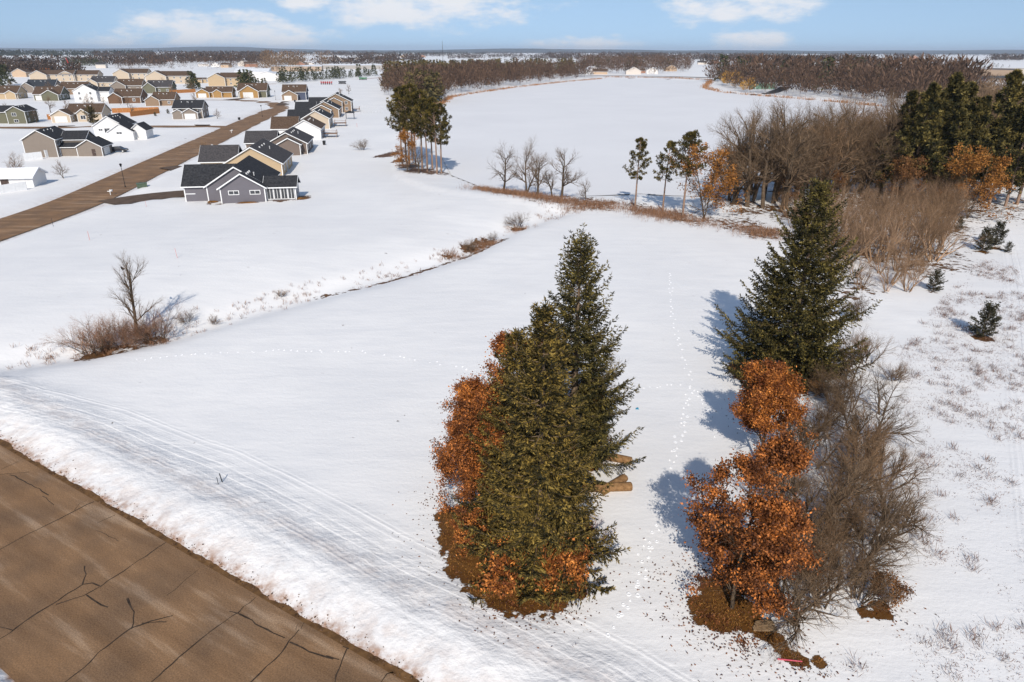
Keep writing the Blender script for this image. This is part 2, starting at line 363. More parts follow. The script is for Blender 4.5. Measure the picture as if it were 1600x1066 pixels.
def flat_poly(name, pts, z, material):
    me = bpy.data.meshes.new(name); me.from_pydata([(x, y, z) for x, y in pts], [], [tuple(range(len(pts)))]); me.update()
    if me.polygons[0].normal.z < 0: me.flip_normals()
    return link(name, me, material)

def road_material():
    m = bpy.data.materials.new('sanded_asphalt'); m.use_nodes = True; n = m.node_tree.nodes; L = m.node_tree.links
    p = n['Principled BSDF']; p.inputs['Roughness'].default_value = 0.8; p.inputs['Specular IOR Level'].default_value = 0.25
    t = n.new('ShaderNodeTexCoord'); mp = n.new('ShaderNodeMapping'); mp.inputs['Scale'].default_value = (0.10, 0.85, 1); L.new(t.outputs['Object'], mp.inputs['Vector'])
    z = n.new('ShaderNodeTexNoise'); z.inputs['Scale'].default_value = 1.0; z.inputs['Detail'].default_value = 5; z.inputs['Roughness'].default_value = .6; L.new(mp.outputs[0], z.inputs['Vector'])
    z2 = n.new('ShaderNodeTexNoise'); z2.inputs['Scale'].default_value = 14; z2.inputs['Detail'].default_value = 6; z2.inputs['Roughness'].default_value = .75; L.new(t.outputs['Object'], z2.inputs['Vector'])
    z3 = n.new('ShaderNodeTexNoise'); z3.inputs['Scale'].default_value = 0.35; z3.inputs['Detail'].default_value = 4; L.new(t.outputs['Object'], z3.inputs['Vector'])
    r = n.new('ShaderNodeValToRGB'); e = r.color_ramp.elements
    e[0].position = .36; e[0].color = (0.20, 0.118, 0.060, 1); e[1].position = .70; e[1].color = (0.39, 0.275, 0.175, 1)
    k = e.new(.55); k.color = (0.245, 0.150, 0.080, 1)
    L.new(z.outputs['Fac'], r.inputs['Fac'])
    mx = n.new('ShaderNodeMix'); mx.data_type = 'RGBA'; mx.blend_type = 'MULTIPLY'; mx.inputs['Factor'].default_value = 1
    r2 = n.new('ShaderNodeValToRGB'); r2.color_ramp.elements[0].position = .3; r2.color_ramp.elements[0].color = (.42, .42, .45, 1); r2.color_ramp.elements[1].position = .75; r2.color_ramp.elements[1].color = (1.5, 1.47, 1.42, 1)
    L.new(z2.outputs['Fac'], r2.inputs['Fac']); L.new(r.outputs[0], mx.inputs['A']); L.new(r2.outputs[0], mx.inputs['B'])
    mx2 = n.new('ShaderNodeMix'); mx2.data_type = 'RGBA'; mx2.blend_type = 'MULTIPLY'; mx2.inputs['Factor'].default_value = 1
    r3 = n.new('ShaderNodeValToRGB'); r3.color_ramp.elements[0].position = .35; r3.color_ramp.elements[0].color = (.8, .8, .84, 1); r3.color_ramp.elements[1].position = .65; r3.color_ramp.elements[1].color = (1.15, 1.1, 1.05, 1)
    L.new(z3.outputs['Fac'], r3.inputs['Fac']); L.new(mx.outputs['Result'], mx2.inputs['A']); L.new(r3.outputs[0], mx2.inputs['B'])
    L.new(mx2.outputs['Result'], p.inputs['Base Color'])
    b = n.new('ShaderNodeBump'); b.inputs['Strength'].default_value = .35; b.inputs['Distance'].default_value = .02; L.new(z2.outputs['Fac'], b.inputs['Height']); L.new(b.outputs[0], p.inputs['Normal'])
    return m
ROADM = road_material()
M_tar = mat('crack_sealant', (0.022, 0.015, 0.010), (0.075, 0.05, 0.032), 3, .7)
M_gutter = mat('wet_gutter', (0.06, 0.030, 0.012), (0.20, 0.105, 0.04), 1.6, .75, .2)
# the near road, in its own frame (x along the road, y towards the field)
road_ang = math.atan2(RD[1], RD[0])
rmb = MB().add([(-160, -ROAD_W, 0), (160, -ROAD_W, 0), (160, 1.2, 0), (-160, 1.2, 0)], [(0, 1, 2, 3)])
road = rmb.build('road', ROADM); road.location = (ROAD_A[0], ROAD_A[1], 0); road.rotation_euler = (0, 0, road_ang); tag(road, kind='structure')
g = MB().add([(-160, -.02, .004), (160, -.02, .004), (160, 1.1, .004), (-160, 1.1, .004)], [(0, 1, 2, 3)]); g.build('gutter', M_gutter, road)
#kb = MB().box(-160, .2, -.1, 160, .36, .12); kb.build('kerb', mat('kerb_concrete', (.22, .17, .13), (.30, .25, .2), 2, .9), road)
def roadloc(px, py):
    x, y = at0(px, py); v = np.array([x, y]) - ROAD_A; return float(v @ RD), float(v @ RN)
CR = [([(-60, 888), (0, 858), (70, 822), (147, 784)], .05), ([(-60, 1040), (0, 999), (50, 963), (90, 938), (129, 913), (143, 911), (156, 916)], .06), ([(156, 917), (205, 884), (259, 848)], .05),
      ([(88, 945), (129, 932), (156, 917)], .05), ([(131, 885), (134, 898), (129, 913)], .05), ([(135, 930), (148, 941), (169, 949)], .06), ([(60, 1105), (103, 1066), (167, 1010), (207, 980)], .05), ([(207, 980), (235, 971), (270, 962)], .06), ([(222, 973), (260, 972)], .04),
      ([(207, 982), (209, 957), (199, 935)], .07), ([(190, 1110), (236, 1066), (300, 1010), (340, 980), (372, 957), (399, 934)], .05), ([(374, 959), (410, 980), (445, 997)], .06), ([(360, 955), (374, 959)], .05),
      ([(350, 1110), (393, 1066), (430, 1030), (467, 984)], .05), ([(452, 1003), (483, 1018), (521, 1030)], .06), ([(512, 1023), (530, 1031)], .05), ([(505, 1110), (523, 1066), (535, 1030), (542, 1014)], .05), ([(0, 742), (20, 740), (46, 738)], .035), ([(0, 734), (29, 721)], .03), ([(17, 742), (50, 758), (76, 774)], .05),
      ([(67, 775), (84, 789)], .035), ([(117, 797), (125, 786), (135, 782)], .03), ([(152, 817), (180, 805)], .03), ([(150, 828), (185, 846)], .02), ([(262, 930), (310, 890)], .025), ([(0, 980), (20, 985)], .03), ([(462, 984), (466, 974), (474, 973), (470, 983)], .02), ([(535, 1012), (545, 1014)], .05), ([(598, 1066), (606, 1052), (616, 1050)], .04)]
def ribbon(pts, hw, z, rnd):
    pts = np.array(pts, float); out = []
    for a, b in zip(pts[:-1], pts[1:]):
        k = max(1, int(np.hypot(*(b - a)) / .35)); 
        for i in range(k): out.append(a + (b - a) * i / k + np.array([rnd.gauss(0, .03), rnd.gauss(0, .03)]))
    out.append(pts[-1]); P = np.array(out)
    if len(P) < 3: P = np.array([P[0], (P[0] + P[-1]) / 2, P[-1]])
    d = np.gradient(P, axis=0); d /= np.linalg.norm(d, axis=1)[:, None] + 1e-9; nn = np.stack([-d[:, 1], d[:, 0]], 1)
    wv = np.array([hw * rnd.uniform(.55, 1.35) for _ in P])[:, None]
    V = np.concatenate([P - nn * wv, P + nn * wv]); m = len(P); i = np.arange(m - 1)
    return np.column_stack([V, np.full(2 * m, z)]), np.stack([i, i + 1, i + 1 + m, i + m], 1)
rr = random.Random(3)
for k, (pl, hw) in enumerate(CR):
    V, F = ribbon([roadloc(*p) for p in pl], hw * .62, .004 + .0008 * (k % 4), rr)
    link('crack_seal', new_mesh('crack_seal', V, F=F), M_tar, road)
st = strip('street', STREET, 5.0, .02, ROADM); tag(st, kind='structure')
tag(strip('street_bend', STREET_END, 4.4, .028, ROADM), kind='structure')
tag(strip('side_street', SIDE, 3.4, .014, ROADM), kind='structure')
M_drive = mat('driveway_asphalt', (0.07, 0.045, 0.03), (0.14, 0.095, 0.065), .6, .8)
tag(strip('driveway', DRIVE, 3.5, .036, M_drive, n=3), kind='structure')
def lake_mat():
    return mat('lake_snow', (0.70, 0.69, 0.69), (0.75, 0.74, 0.735), 0.03, .6, bump=.25, bscale=.5, detail=8)
tag(flat_poly('lake', LAKE, 0.03, lake_mat()), kind='structure')

# ------------------------------------------------------------------ vegetation meshes
def norm(v): l = math.sqrt(v[0] ** 2 + v[1] ** 2 + v[2] ** 2) or 1; return (v[0] / l, v[1] / l, v[2] / l)
def tubes(segs, n=4):
    s = np.asarray(segs, float); p0, p1, r0, r1 = s[:, 0:3], s[:, 3:6], s[:, 6], s[:, 7]
    d = p1 - p0; d /= np.linalg.norm(d, axis=1)[:, None] + 1e-9
    ref = np.where(np.abs(d[:, 2:3]) < .9, np.array([[0, 0, 1.]]), np.array([[1., 0, 0]]))
    a = np.cross(d, ref); a /= np.linalg.norm(a, axis=1)[:, None]; b = np.cross(d, a)
    N = len(s); V = np.zeros((N, 2 * n, 3))
    for k in range(n):
        t = 2 * PI * k / n; o = math.cos(t) * a + math.sin(t) * b
        V[:, k] = p0 + o * r0[:, None]; V[:, n + k] = p1 + o * r1[:, None]
    base = (np.arange(N) * 2 * n)[:, None]
    F = np.concatenate([np.stack([base[:, 0] + k, base[:, 0] + (k + 1) % n, base[:, 0] + n + (k + 1) % n, base[:, 0] + n + k], 1) for k in range(n)])
    return V.reshape(-1, 3), F
def grow(R, segs, p, d, L, r, lvl, cfg, tips):
    c = cfg[lvl]; ns = c['n']; last = lvl == len(cfg) - 1
    for i in range(ns):
        wd = c['w']; d = norm((d[0] + R.gauss(0, wd), d[1] + R.gauss(0, wd), d[2] + R.gauss(0, wd) + c['up']))
        st_ = L / ns; q = (p[0] + d[0] * st_, p[1] + d[1] * st_, p[2] + d[2] * st_)
        ra = r * (1 - .62 * i / ns); rb = r * (1 - .62 * (i + 1) / ns)
        if last and i == ns - 1: rb *= .5
        segs[lvl].append((*p, *q, ra, rb)); p = q
        t = (i + 1) / ns
        if not last and t >= c['t0']:
            k = c['k'] if i < ns - 1 else c['k'] + 1
            k = int(k + (R.random() < (c['k'] % 1)))
            for _ in range(k):
                th = R.uniform(0, 2 * PI); an = R.gauss(c['a'], .16)
                if i == ns - 1 and _ == 0: an *= .45
                ax = norm((R.gauss(0, 1), R.gauss(0, 1), R.gauss(0, 1)))
                cr = (d[1] * ax[2] - d[2] * ax[1], d[2] * ax[0] - d[0] * ax[2], d[0] * ax[1] - d[1] * ax[0]); cr = norm(cr)
                nd = norm(tuple(d[j] * math.cos(an) + cr[j] * math.sin(an) for j in range(3)))
                grow(R, segs, p, nd, L * c['l'] * R.uniform(.7, 1.2) * (1.15 - .45 * t), rb * c['r'], lvl + 1, cfg, tips)
    if lvl >= len(cfg) - 2: tips.append((*p, *d))
def branchy(seed, H, cfg, stems=1, spread=.12, r0=.16, lean=(0, 0), L0=.62):
    R = random.Random(seed); segs = [[] for _ in cfg]; tips = []
    for s in range(stems):
        a = R.uniform(0, 2 * PI) if stems > 1 else 0; sp = spread * R.uniform(.5, 1.2) if stems > 1 else spread * .3
        d = norm((math.cos(a) * sp + lean[0], math.sin(a) * sp + lean[1], 1)); o = .12 * stems ** .5 if stems > 2 else 0
        grow(R, segs, (math.cos(a) * o, math.sin(a) * o, -.15), d, H * L0 * R.uniform(.75, 1.1) if stems > 1 else H * L0, r0 * (R.uniform(.6, 1.1) if stems > 1 else 1), 0, cfg, tips)
    return segs, tips
def fit_h(segs, H):
    """scale so that the top is at H"""
    zmax = max(s[5] for l in segs for s in l); return H / zmax
def tree_meshes(name, segs, H=None, ntr=6):
    k = fit_h(segs, H) if H else 1.0
    def scaled(l):
        a = np.array(l, float); a[:, :6] *= k; return a
    lo = [s for l in segs[:2] for s in l]; hi = [s for l in segs[2:] for s in l]
    V, F = tubes(scaled(lo), ntr); trunk = new_mesh(name + '_trunk', V, F=F, smooth=True)
    V, F = tubes(scaled(hi), 3); crown = new_mesh(name + '_twigs', V, F=F)
    return trunk, crown, k
TREE = [dict(n=6, w=.07, up=.03, k=2.1, t0=.3, a=.9, l=.55, r=.6), dict(n=4, w=.13, up=.09, k=2.0, t0=.25, a=.65, l=.55, r=.62),
        dict(n=3, w=.17, up=.07, k=1.8, t0=.3, a=.65, l=.6, r=.66), dict(n=2, w=.2, up=.05, k=1.3, t0=.4, a=.6, l=.66, r=.75), dict(n=2, w=.22, up=.03)]
SHRUB = [dict(n=4, w=.13, up=.02, k=1.7, t0=.25, a=.55, l=.62, r=.62), dict(n=3, w=.16, up=.04, k=2.0, t0=.3, a=.55, l=.62, r=.62),
         dict(n=3, w=.18, up=.04, k=1.8, t0=.3, a=.55, l=.62, r=.7), dict(n=2, w=.2, up=.03, k=1.5, t0=.4, a=.55, l=.68, r=.75), dict(n=2, w=.22, up=.02)]
BRUSH = [dict(n=5, w=.14, up=.02, k=1.6, t0=.2, a=.6, l=.6, r=.66), dict(n=4, w=.17, up=.03, k=1.6, t0=.25, a=.6, l=.6, r=.68), dict(n=3, w=.2, up=.03, k=1.9, t0=.3, a=.6, l=.62, r=.74), dict(n=3, w=.22, up=.02)]
def blades(P, D, L, W, rng, fold=.0):
    """rhombic blades: (N,3) origins, (N,3) unit directions"""
    N = len(P); r = rng.normal(size=(N, 3)); s = np.cross(D, r); s /= np.linalg.norm(s, axis=1)[:, None] + 1e-9
    L = np.broadcast_to(np.asarray(L, float), (N,))[:, None]; W = np.broadcast_to(np.asarray(W, float), (N,))[:, None]
    mid = P + D * L * .5
    V = np.stack([P, mid + s * W, P + D * L, mid - s * W], 1)
    i = np.arange(N) * 4
    return V.reshape(-1, 3), np.stack([i, i + 1, i + 2, i + 3], 1)
def joinVF(parts):
    Vs, Fs, b = [], [], 0
    for V, F in parts: Vs.append(V); Fs.append(F + b); b += len(V)
    return np.concatenate(Vs), np.concatenate(Fs)

M_bark = mat('grey_brown_bark', (0.045, 0.031, 0.020), (0.14, 0.098, 0.064), 5, .9, objrand=.25)
M_twig = mat('bare_twigs', (0.085, 0.046, 0.023), (0.31, 0.195, 0.11), island=True, rough=.85, objrand=.35)
M_twig_tan = mat('tan_twigs', (0.10, 0.058, 0.032), (0.42, 0.27, 0.165), island=True, rough=.85, objrand=.35)
M_twig_dark = mat('dark_twigs', (0.046, 0.028, 0.016), (0.27, 0.18, 0.108), island=True, rough=.85, objrand=.2)
M_twig_red = mat('reddish_twigs', (0.17, 0.06, 0.04), (0.30, 0.14, 0.09), island=True, rough=.85)
M_pbark = mat('pine_bark', (0.20, 0.12, 0.085), (0.33, 0.23, 0.17), 4, .9)
M_sbark = mat('spruce_bark', (0.12, 0.08, 0.05), (0.22, 0.16, 0.11), 4, .9)
M_spruce = mat('spruce_needles', (0.016, 0.015, 0.006), (0.37, 0.25, 0.058), island=True, clump=2.0, rough=.7, spec=.15)
M_spruce2 = mat('spruce_needles_green', (0.018, 0.018, 0.007), (0.25, 0.19, 0.05), island=True, clump=1.2, rough=.7, spec=.15)
M_pine = mat('pine_needles', (0.030, 0.028, 0.008), (0.23, 0.165, 0.036), island=True, clump=.8, rough=.7, spec=.15, objrand=.15)
M_pine_dark = mat('dark_pine_needles', (0.024, 0.024, 0.009), (0.28, 0.21, 0.06), island=True, clump=.6, rough=.7, spec=.15, objrand=.25)
M_jun = mat('juniper_needles', (0.018, 0.022, 0.012), (0.075, 0.062, 0.032), island=True, rough=.75)
def leafmat(name, a, b):
    return mat(name, a, b, island=True, rough=.65, spec=.25, clump=1.4)
M_oak = leafmat('rust_oak_leaves', (0.13, 0.036, 0.008), (0.80, 0.29, 0.06)); M_oakd = leafmat('brown_rust_oak_leaves', (0.085, 0.027, 0.008), (0.70, 0.235, 0.052))
M_oak2 = leafmat('golden_oak_leaves', (0.17, 0.065, 0.012), (0.55, 0.235, 0.045))
M_oak3 = leafmat('dull_oak_leaves', (0.10, 0.042, 0.014), (0.34, 0.155, 0.05))
M_willow = mat('willow_twigs', (0.34, 0.17, 0.025), (0.60, 0.33, 0.07), island=True)

def spruce(seed, H, R0, lowest=.25, dens=1.0, thin_top=0.0, prof=.85, droop=.25, fine=1.0, wide=1.0, vmin=.55):
    rng = np.random.default_rng(seed); parts = []; wood = []
    nseg = 8
    for i in range(nseg): wood.append((0, 0, H * i / nseg - .1, 0, 0, H * (i + 1) / nseg - .1, .020 * H * (1 - i / nseg) + .015, .020 * H * (1 - (i + 1) / nseg) + .012))
    z = lowest
    while z < H * .985:
        t = z / H; nb = max(4, int(round((6.8 - 2.2 * t) * dens * rng.uniform(.85, 1.15))))
        az0 = rng.uniform(0, 2 * PI)
        for b in range(nb):
            azb = az0 + 2 * PI * b / nb + rng.normal(0, .28)
            Lb = R0 * (1 - t) ** prof * rng.uniform(vmin, 1.18) * (1 + .14 * math.sin(azb * 2 + seed) + .12 * math.sin(z * 1.7 + azb * 3)) + .25
            if t < .12: Lb *= .85 + 1.25 * t
            el = (.80 * t - droop) + rng.normal(0, .12)
            m = max(4, int(Lb / .15)); s = np.linspace(0.0, 1, m + 1)
            rad = s * Lb; dz = rad * math.tan(el) - .45 * droop * Lb * np.sin(s * PI) + .22 * Lb * s ** 3
            P = np.stack([rad * math.cos(azb), rad * math.sin(azb), z + rng.uniform(-.15, .15) + dz], 1)
            P[:, :2] += np.cumsum(rng.normal(0, .018, (m + 1, 2)), 0)
            if Lb > .6: wood += [(*P[i], *P[min(i + 3, m)], .018 * (1 - i / m) + .006, .018 * (1 - min(i + 3, m) / m) + .005) for i in range(0, m, 3)]
            T = np.gradient(P, axis=0); T /= np.linalg.norm(T, axis=1)[:, None] + 1e-9
            side = np.array([-math.sin(azb), math.cos(azb), 0])
            sel = s > (.12 + .12 * min(1, Lb / R0)); Pf, Tf, sf = P[sel], T[sel], s[sel]
            if len(Pf) < 2: Pf, Tf, sf = P[-3:], T[-3:], s[-3:]
            for sg in (-1, 1):
                n_ = len(sf)
                ll = (.14 + .30 * Lb * (1 - sf) ** .75 * np.minimum(1, sf * 2.4)) * rng.uniform(.55, 1.3, n_); ll = np.minimum(ll, 1.2)
                ld = Tf * .8 + side * sg * .8 + np.column_stack([rng.normal(0, .14, n_), rng.normal(0, .14, n_), -.22 + rng.normal(0, .18, n_)])
                ld /= np.linalg.norm(ld, axis=1)[:, None]
                # each lateral is a drooping plume of short needle sprays
                cnt = np.maximum(2, (ll / (.048 / fine)).astype(int)); idx = np.repeat(np.arange(n_), cnt)
                f = (np.arange(len(idx)) - np.repeat(np.cumsum(cnt) - cnt, cnt)) / np.repeat(cnt, cnt)
                o = f * ll[idx]; Q = Pf[idx] + ld[idx] * o[:, None]; Q[:, 2] -= .22 * o ** 1.5
                dd = ld[idx] * 1.0 + rng.normal(0, .34, Q.shape) + np.array([[0, 0, -.26]]); dd /= np.linalg.norm(dd, axis=1)[:, None]
                parts.append(blades(Q, dd, rng.uniform(.11, .25, len(Q)), rng.uniform(.022, .038, len(Q)) * wide, rng))
            Q = np.repeat(Pf, 2, 0); dd = np.repeat(Tf, 2, 0) + rng.normal(0, .4, Q.shape) + np.array([[0, 0, .15]]); dd /= np.linalg.norm(dd, axis=1)[:, None]
            parts.append(blades(Q, dd, rng.uniform(.16, .32, len(Q)), rng.uniform(.024, .04, len(Q)) * wide, rng))
        z += rng.uniform(.26, .44) * (1 + thin_top * t) * (.62 if t > .8 else 1)
    P = np.stack([np.zeros(40), np.zeros(40), np.linspace(H * .95, H * 1.0, 40)], 1); D = rng.normal(0, .6, (40, 3)) + np.array([[0, 0, .8]]); D /= np.linalg.norm(D, axis=1)[:, None]
    parts.append(blades(P, D, .26, .02, rng))
    V, F = joinVF(parts); crown = new_mesh('spruce_crown', V, F=F)
    V, F = tubes(wood, 4); trunk = new_mesh('spruce_trunk', V, F=F)
    return trunk, crown
def leaf_tree(seed, H, stems=1, spread=.15, r0=.13, leaves=9, size=.16, keep=1.0, cfg=None, zmin=0.0, jitter=.34):
    cfg = cfg or [dict(n=6, w=.05, up=.05, k=2.6, t0=.14, a=.95, l=.42, r=.5), dict(n=4, w=.13, up=.05, k=1.7, t0=.25, a=.6, l=.55, r=.6), dict(n=3, w=.16, up=.04, k=1.5, t0=.3, a=.6, l=.6, r=.6), dict(n=2, w=.2, up=.02)]
    segs, tips = branchy(seed, H, cfg, stems, spread, r0, L0=.8); k = fit_h(segs, H)
    rng = np.random.default_rng(seed); sg = np.array(segs[2] + segs[3], float)
    mids = np.concatenate([sg[:, 3:6], (sg[:, 0:3] + sg[:, 3:6]) / 2, np.array(segs[1], float)[:, 3:6]]) * k
    mids = mids[mids[:, 2] > zmin * H]
    if keep < 1: mids = mids[rng.random(len(mids)) < keep]
    gap = .5 * (vnoise(mids[:, 0] * .9 + seed, mids[:, 2] * .9, seed) + vnoise(mids[:, 1] * .9 + 7, mids[:, 2] * .9, seed + 1)); mids = mids[gap > .40]
    P = np.repeat(mids, leaves, 0) + rng.normal(0, jitter * .5, (len(mids) * leaves, 3))
    D = rng.normal(0, 1, P.shape) + np.array([[0, 0, -.25]]); D /= np.linalg.norm(D, axis=1)[:, None]
    V, F = blades(P, D, rng.uniform(.55, 1.45, len(P)) * size, rng.uniform(.6, 1.3, len(P)) * size * .33, rng)
    crown = new_mesh('oak_leaves', V, F=F)
    a = np.array([s for l in segs for s in l], float); a[:, :6] *= k; V, F = tubes(a, 3); trunk = new_mesh('oak_trunk', V, F=F)
    return trunk, crown
def pine(seed, H, crown0=.45, R0=2.3, nb=42, tuft=.34, ntuft=9, needles=11, cone=False):
    R = random.Random(seed); rng = np.random.default_rng(seed); wood = []; pts = []
    bend = (R.gauss(0, .012), R.gauss(0, .012)); n = 9; prev = (0, 0, -.1)
    def ax(z): return (bend[0] * z * z / H * 2, bend[1] * z * z / H * 2, z)
    for i in range(n):
        q = ax(H * .97 * (i + 1) / n); wood.append((*prev, *q, .0155 * H * (1 - .8 * i / n), .0155 * H * (1 - .8 * (i + 1) / n))); prev = q
    for b in range(nb):
        t = crown0 + (1 - crown0) * (b + R.random()) / nb; u = (t - crown0) / (1 - crown0)
        L = R0 * (math.sin(PI * min(1, .22 + .8 * u)) ** .8) * R.uniform(.55, 1.15) + .25
        if cone: L = R0 * (1 - u) ** .75 * R.uniform(.45, 1.2) + .3
        a = R.uniform(0, 2 * PI); el = -.12 + .75 * u + R.gauss(0, .15); c = ax(t * H * .97)
        m = 4; p = c; d = (math.cos(a) * math.cos(el), math.sin(a) * math.cos(el), math.sin(el))
        for i in range(m):
            d = norm((d[0] + R.gauss(0, .12), d[1] + R.gauss(0, .12), d[2] + .10)); q = tuple(p[j] + d[j] * L / m for j in range(3))
            wood.append((*p, *q, .035 * (1 - i / m) + .008, .035 * (1 - (i + 1) / m) + .006))
            if i >= 1:
                for _ in range(max(1, ntuft // 3)):
                    sd_ = norm((d[0] + R.gauss(0, .8), d[1] + R.gauss(0, .8), d[2] + R.gauss(0, .5) + .15)); ll = R.uniform(.15, .5) * L * .5
                    e = tuple(q[j] + sd_[j] * ll for j in range(3)); wood.append((*q, *e, .012, .006)); pts.append((*e, *sd_))
            p = q
        pts.append((*p, *d))
    a = np.array(pts); P = np.repeat(a[:, :3], needles, 0); D = np.repeat(a[:, 3:], needles, 0) * .6 + rng.normal(0, .62, (len(P), 3)) + np.array([[0, 0, .1]]); D /= np.linalg.norm(D, axis=1)[:, None]
    V, F = blades(P, D, rng.uniform(.7, 1.25, len(P)) * tuft, tuft * .13, rng); crown = new_mesh('pine_crown', V, F=F)
    V, F = tubes(wood, 5); trunk = new_mesh('pine_trunk', V, F=F)
    return trunk, crown
def plant(name, meshes, mats_, loc, label, cat='tree', group=None, rz=0, s=1.0, parts=('trunk', 'crown'), sz=None):
    if 'shrub' in name: parts = ('branches', 'crown')
    o = empty(name, loc, rz); o.scale = (s, s, sz or s); tag(o, label, cat, group)
    for me, m, pn in zip(meshes, mats_, parts):
        if not me.materials: me.materials.append(m)
        c = link(pn, me, None, o)
        if me.materials[0] is not m: c.material_slots[0].link = 'OBJECT'; c.material_slots[0].material = m
    return o

# --- the clump of spruces and oaks in the field
sa = spruce(11, 14.3, 4.6, .3, 1.35, prof=.98, droop=.30, fine=1.4, wide=1.0)
plant('spruce_tree', sa, (M_sbark, M_spruce), at(842, 882), 'broad olive-gold spruce at the front of the centre clump')
sb = spruce(12, 15.3, 4.3, 1.0, 1.3, .2, prof=.78, droop=.14, fine=1.3, wide=1.0)
plant('spruce_tree', sb, (M_sbark, M_spruce2), at(892, 742), 'tallest pointed spruce rising behind the front spruce of the centre clump')
sc_ = spruce(13, 11.2, 3.6, .3, 1.25, prof=.9, fine=1.3, wide=1.0)
plant('spruce_tree', sc_, (M_sbark, M_spruce), at(806, 800), 'shorter spruce on the left flank of the centre clump')
oa = leaf_tree(21, 9.0, 2, .22, .11, 9, .135); ob = leaf_tree(22, 9.3, 1, .12, .13, 13, .135, cfg=[dict(n=8, w=.05, up=.05, k=3.0, t0=.06, a=1.0, l=.30, r=.45), dict(n=4, w=.14, up=.04, k=1.7, t0=.25, a=.6, l=.55, r=.6), dict(n=3, w=.16, up=.04, k=1.5, t0=.3, a=.6, l=.6, r=.6), dict(n=2, w=.2, up=.02)]); oc = leaf_tree(23, 7.4, 1, .2, .12, 13, .13)
osm = leaf_tree(24, 2.6, 5, .5, .04, 3, .15, keep=.55, jitter=.4, cfg=[dict(n=4, w=.1, up=.05, k=1.5, t0=.2, a=.7, l=.5, r=.6), dict(n=3, w=.12, up=.03, k=1.4, t0=.2, a=.6, l=.6, r=.6), dict(n=2, w=.16, up=.02, k=1.3, t0=.3, a=.6, l=.6, r=.6), dict(n=2, w=.2, up=.02)])
MO = (M_bark, M_oak)
plant('oak_tree', oa, (M_bark, M_oakd), at(738, 800), 'rust-leaved oak hugging the left side of the centre spruces', s=.86)
plant('oak_tree', oc, MO, at(766, 748), 'rust-leaved oak tucked behind the left edge of the centre spruces', s=.95, rz=2)
plant('oak_tree', ob, MO, at(812, 748), 'rust-leaved oak showing orange at the upper left of the centre spruces', rz=1, s=1.04)
plant('oak_tree', oc, MO, at(916, 690), 'small orange oak peeping out right of the centre spruces, behind them', rz=4, s=.62)
plant('oak_sapling', osm, MO, at(795, 925), 'low orange oak sapling under the front spruce, left one of two', 'sapling', s=1.05)
plant('oak_sapling', osm, MO, at(866, 925), 'low orange oak sapling under the front spruce, right one of two', 'sapling', rz=2, s=1.0)
plant('oak_sapling', osm, MO, at(735, 868), 'small orange oak sapling on the brown ground left of the front spruce', 'sapling', rz=4, s=.75)
od = leaf_tree(25, 8.0, 1, .2, .12, 4, .19, keep=.42, jitter=.35); oe = leaf_tree(26, 8.5, 2, .25, .10, 4, .19, keep=.36, jitter=.35)
def shrubmesh(seed, H, stems, spread, r0, cfg=SHRUB, lean=(0, 0)):
    segs, tips = branchy(seed, H, cfg, stems, spread, r0, lean); t, c, k = tree_meshes('shrub', segs, H, 5); return t, c
sapl = shrubmesh(31, 3.6, 3, .35, .04, BRUSH, lean=(.35, 0)); 
plant('bare_sapling', sapl, (M_bark, M_twig), at(938, 618), 'thin bare sapling leaning out right of the tallest centre spruce', 'sapling')
rsh = shrubmesh(32, 2.0, 6, .6, .02, BRUSH)
plant('bare_shrub', rsh, (M_twig_red, M_twig_red), at(915, 850), 'reddish twiggy shrub at the right foot of the front spruce', 'shrub')
# --- the row on the right of the field
sr = spruce(14, 15.7, 5.2, .4, 1.5, prof=.80, droop=.20, fine=.85, wide=1.55, vmin=.66)
plant('spruce_tree', sr, (M_sbark, M_spruce2), at(1228, 592), 'big wide spruce standing alone at the right edge of the snow field')
plant('oak_tree', oc, MO, at(1180, 734), 'rust-leaved oak just below the big right-hand spruce', rz=.6, s=1.0)
plant('oak_tree', ob, (M_bark, M_oakd), at(1142, 958), 'dense rust-orange oak nearest the camera in the right row', rz=2.2, s=.97)
CRAB = [dict(n=4, w=.14, up=.02, k=2.4, t0=.35, a=.8, l=.85, r=.7), dict(n=4, w=.16, up=.06, k=2.0, t0=.25, a=.6, l=.6, r=.62),
        dict(n=3, w=.18, up=.05, k=2.0, t0=.3, a=.6, l=.6, r=.62), dict(n=2, w=.2, up=.05, k=2.2, t0=.4, a=.55, l=.68, r=.7), dict(n=2, w=.22, up=.03)]
cr1 = shrubmesh(41, 6.0, 2, .45, .19, CRAB); cr2 = shrubmesh(42, 5.2, 8, .75, .09, BRUSH); cr3 = shrubmesh(43, 4.6, 7, .7, .08, BRUSH); cr4 = shrubmesh(44, 5.5, 3, .4, .08, BRUSH, lean=(.35, .1))
BT = (M_bark, M_twig); DT = (M_bark, M_twig_dark); TT = (M_twig_tan, M_twig_tan)
plant('bare_tree', cr1, DT, at(1266, 838), 'crooked bare tree with a thick forked trunk right of the nearest oak', 'tree')
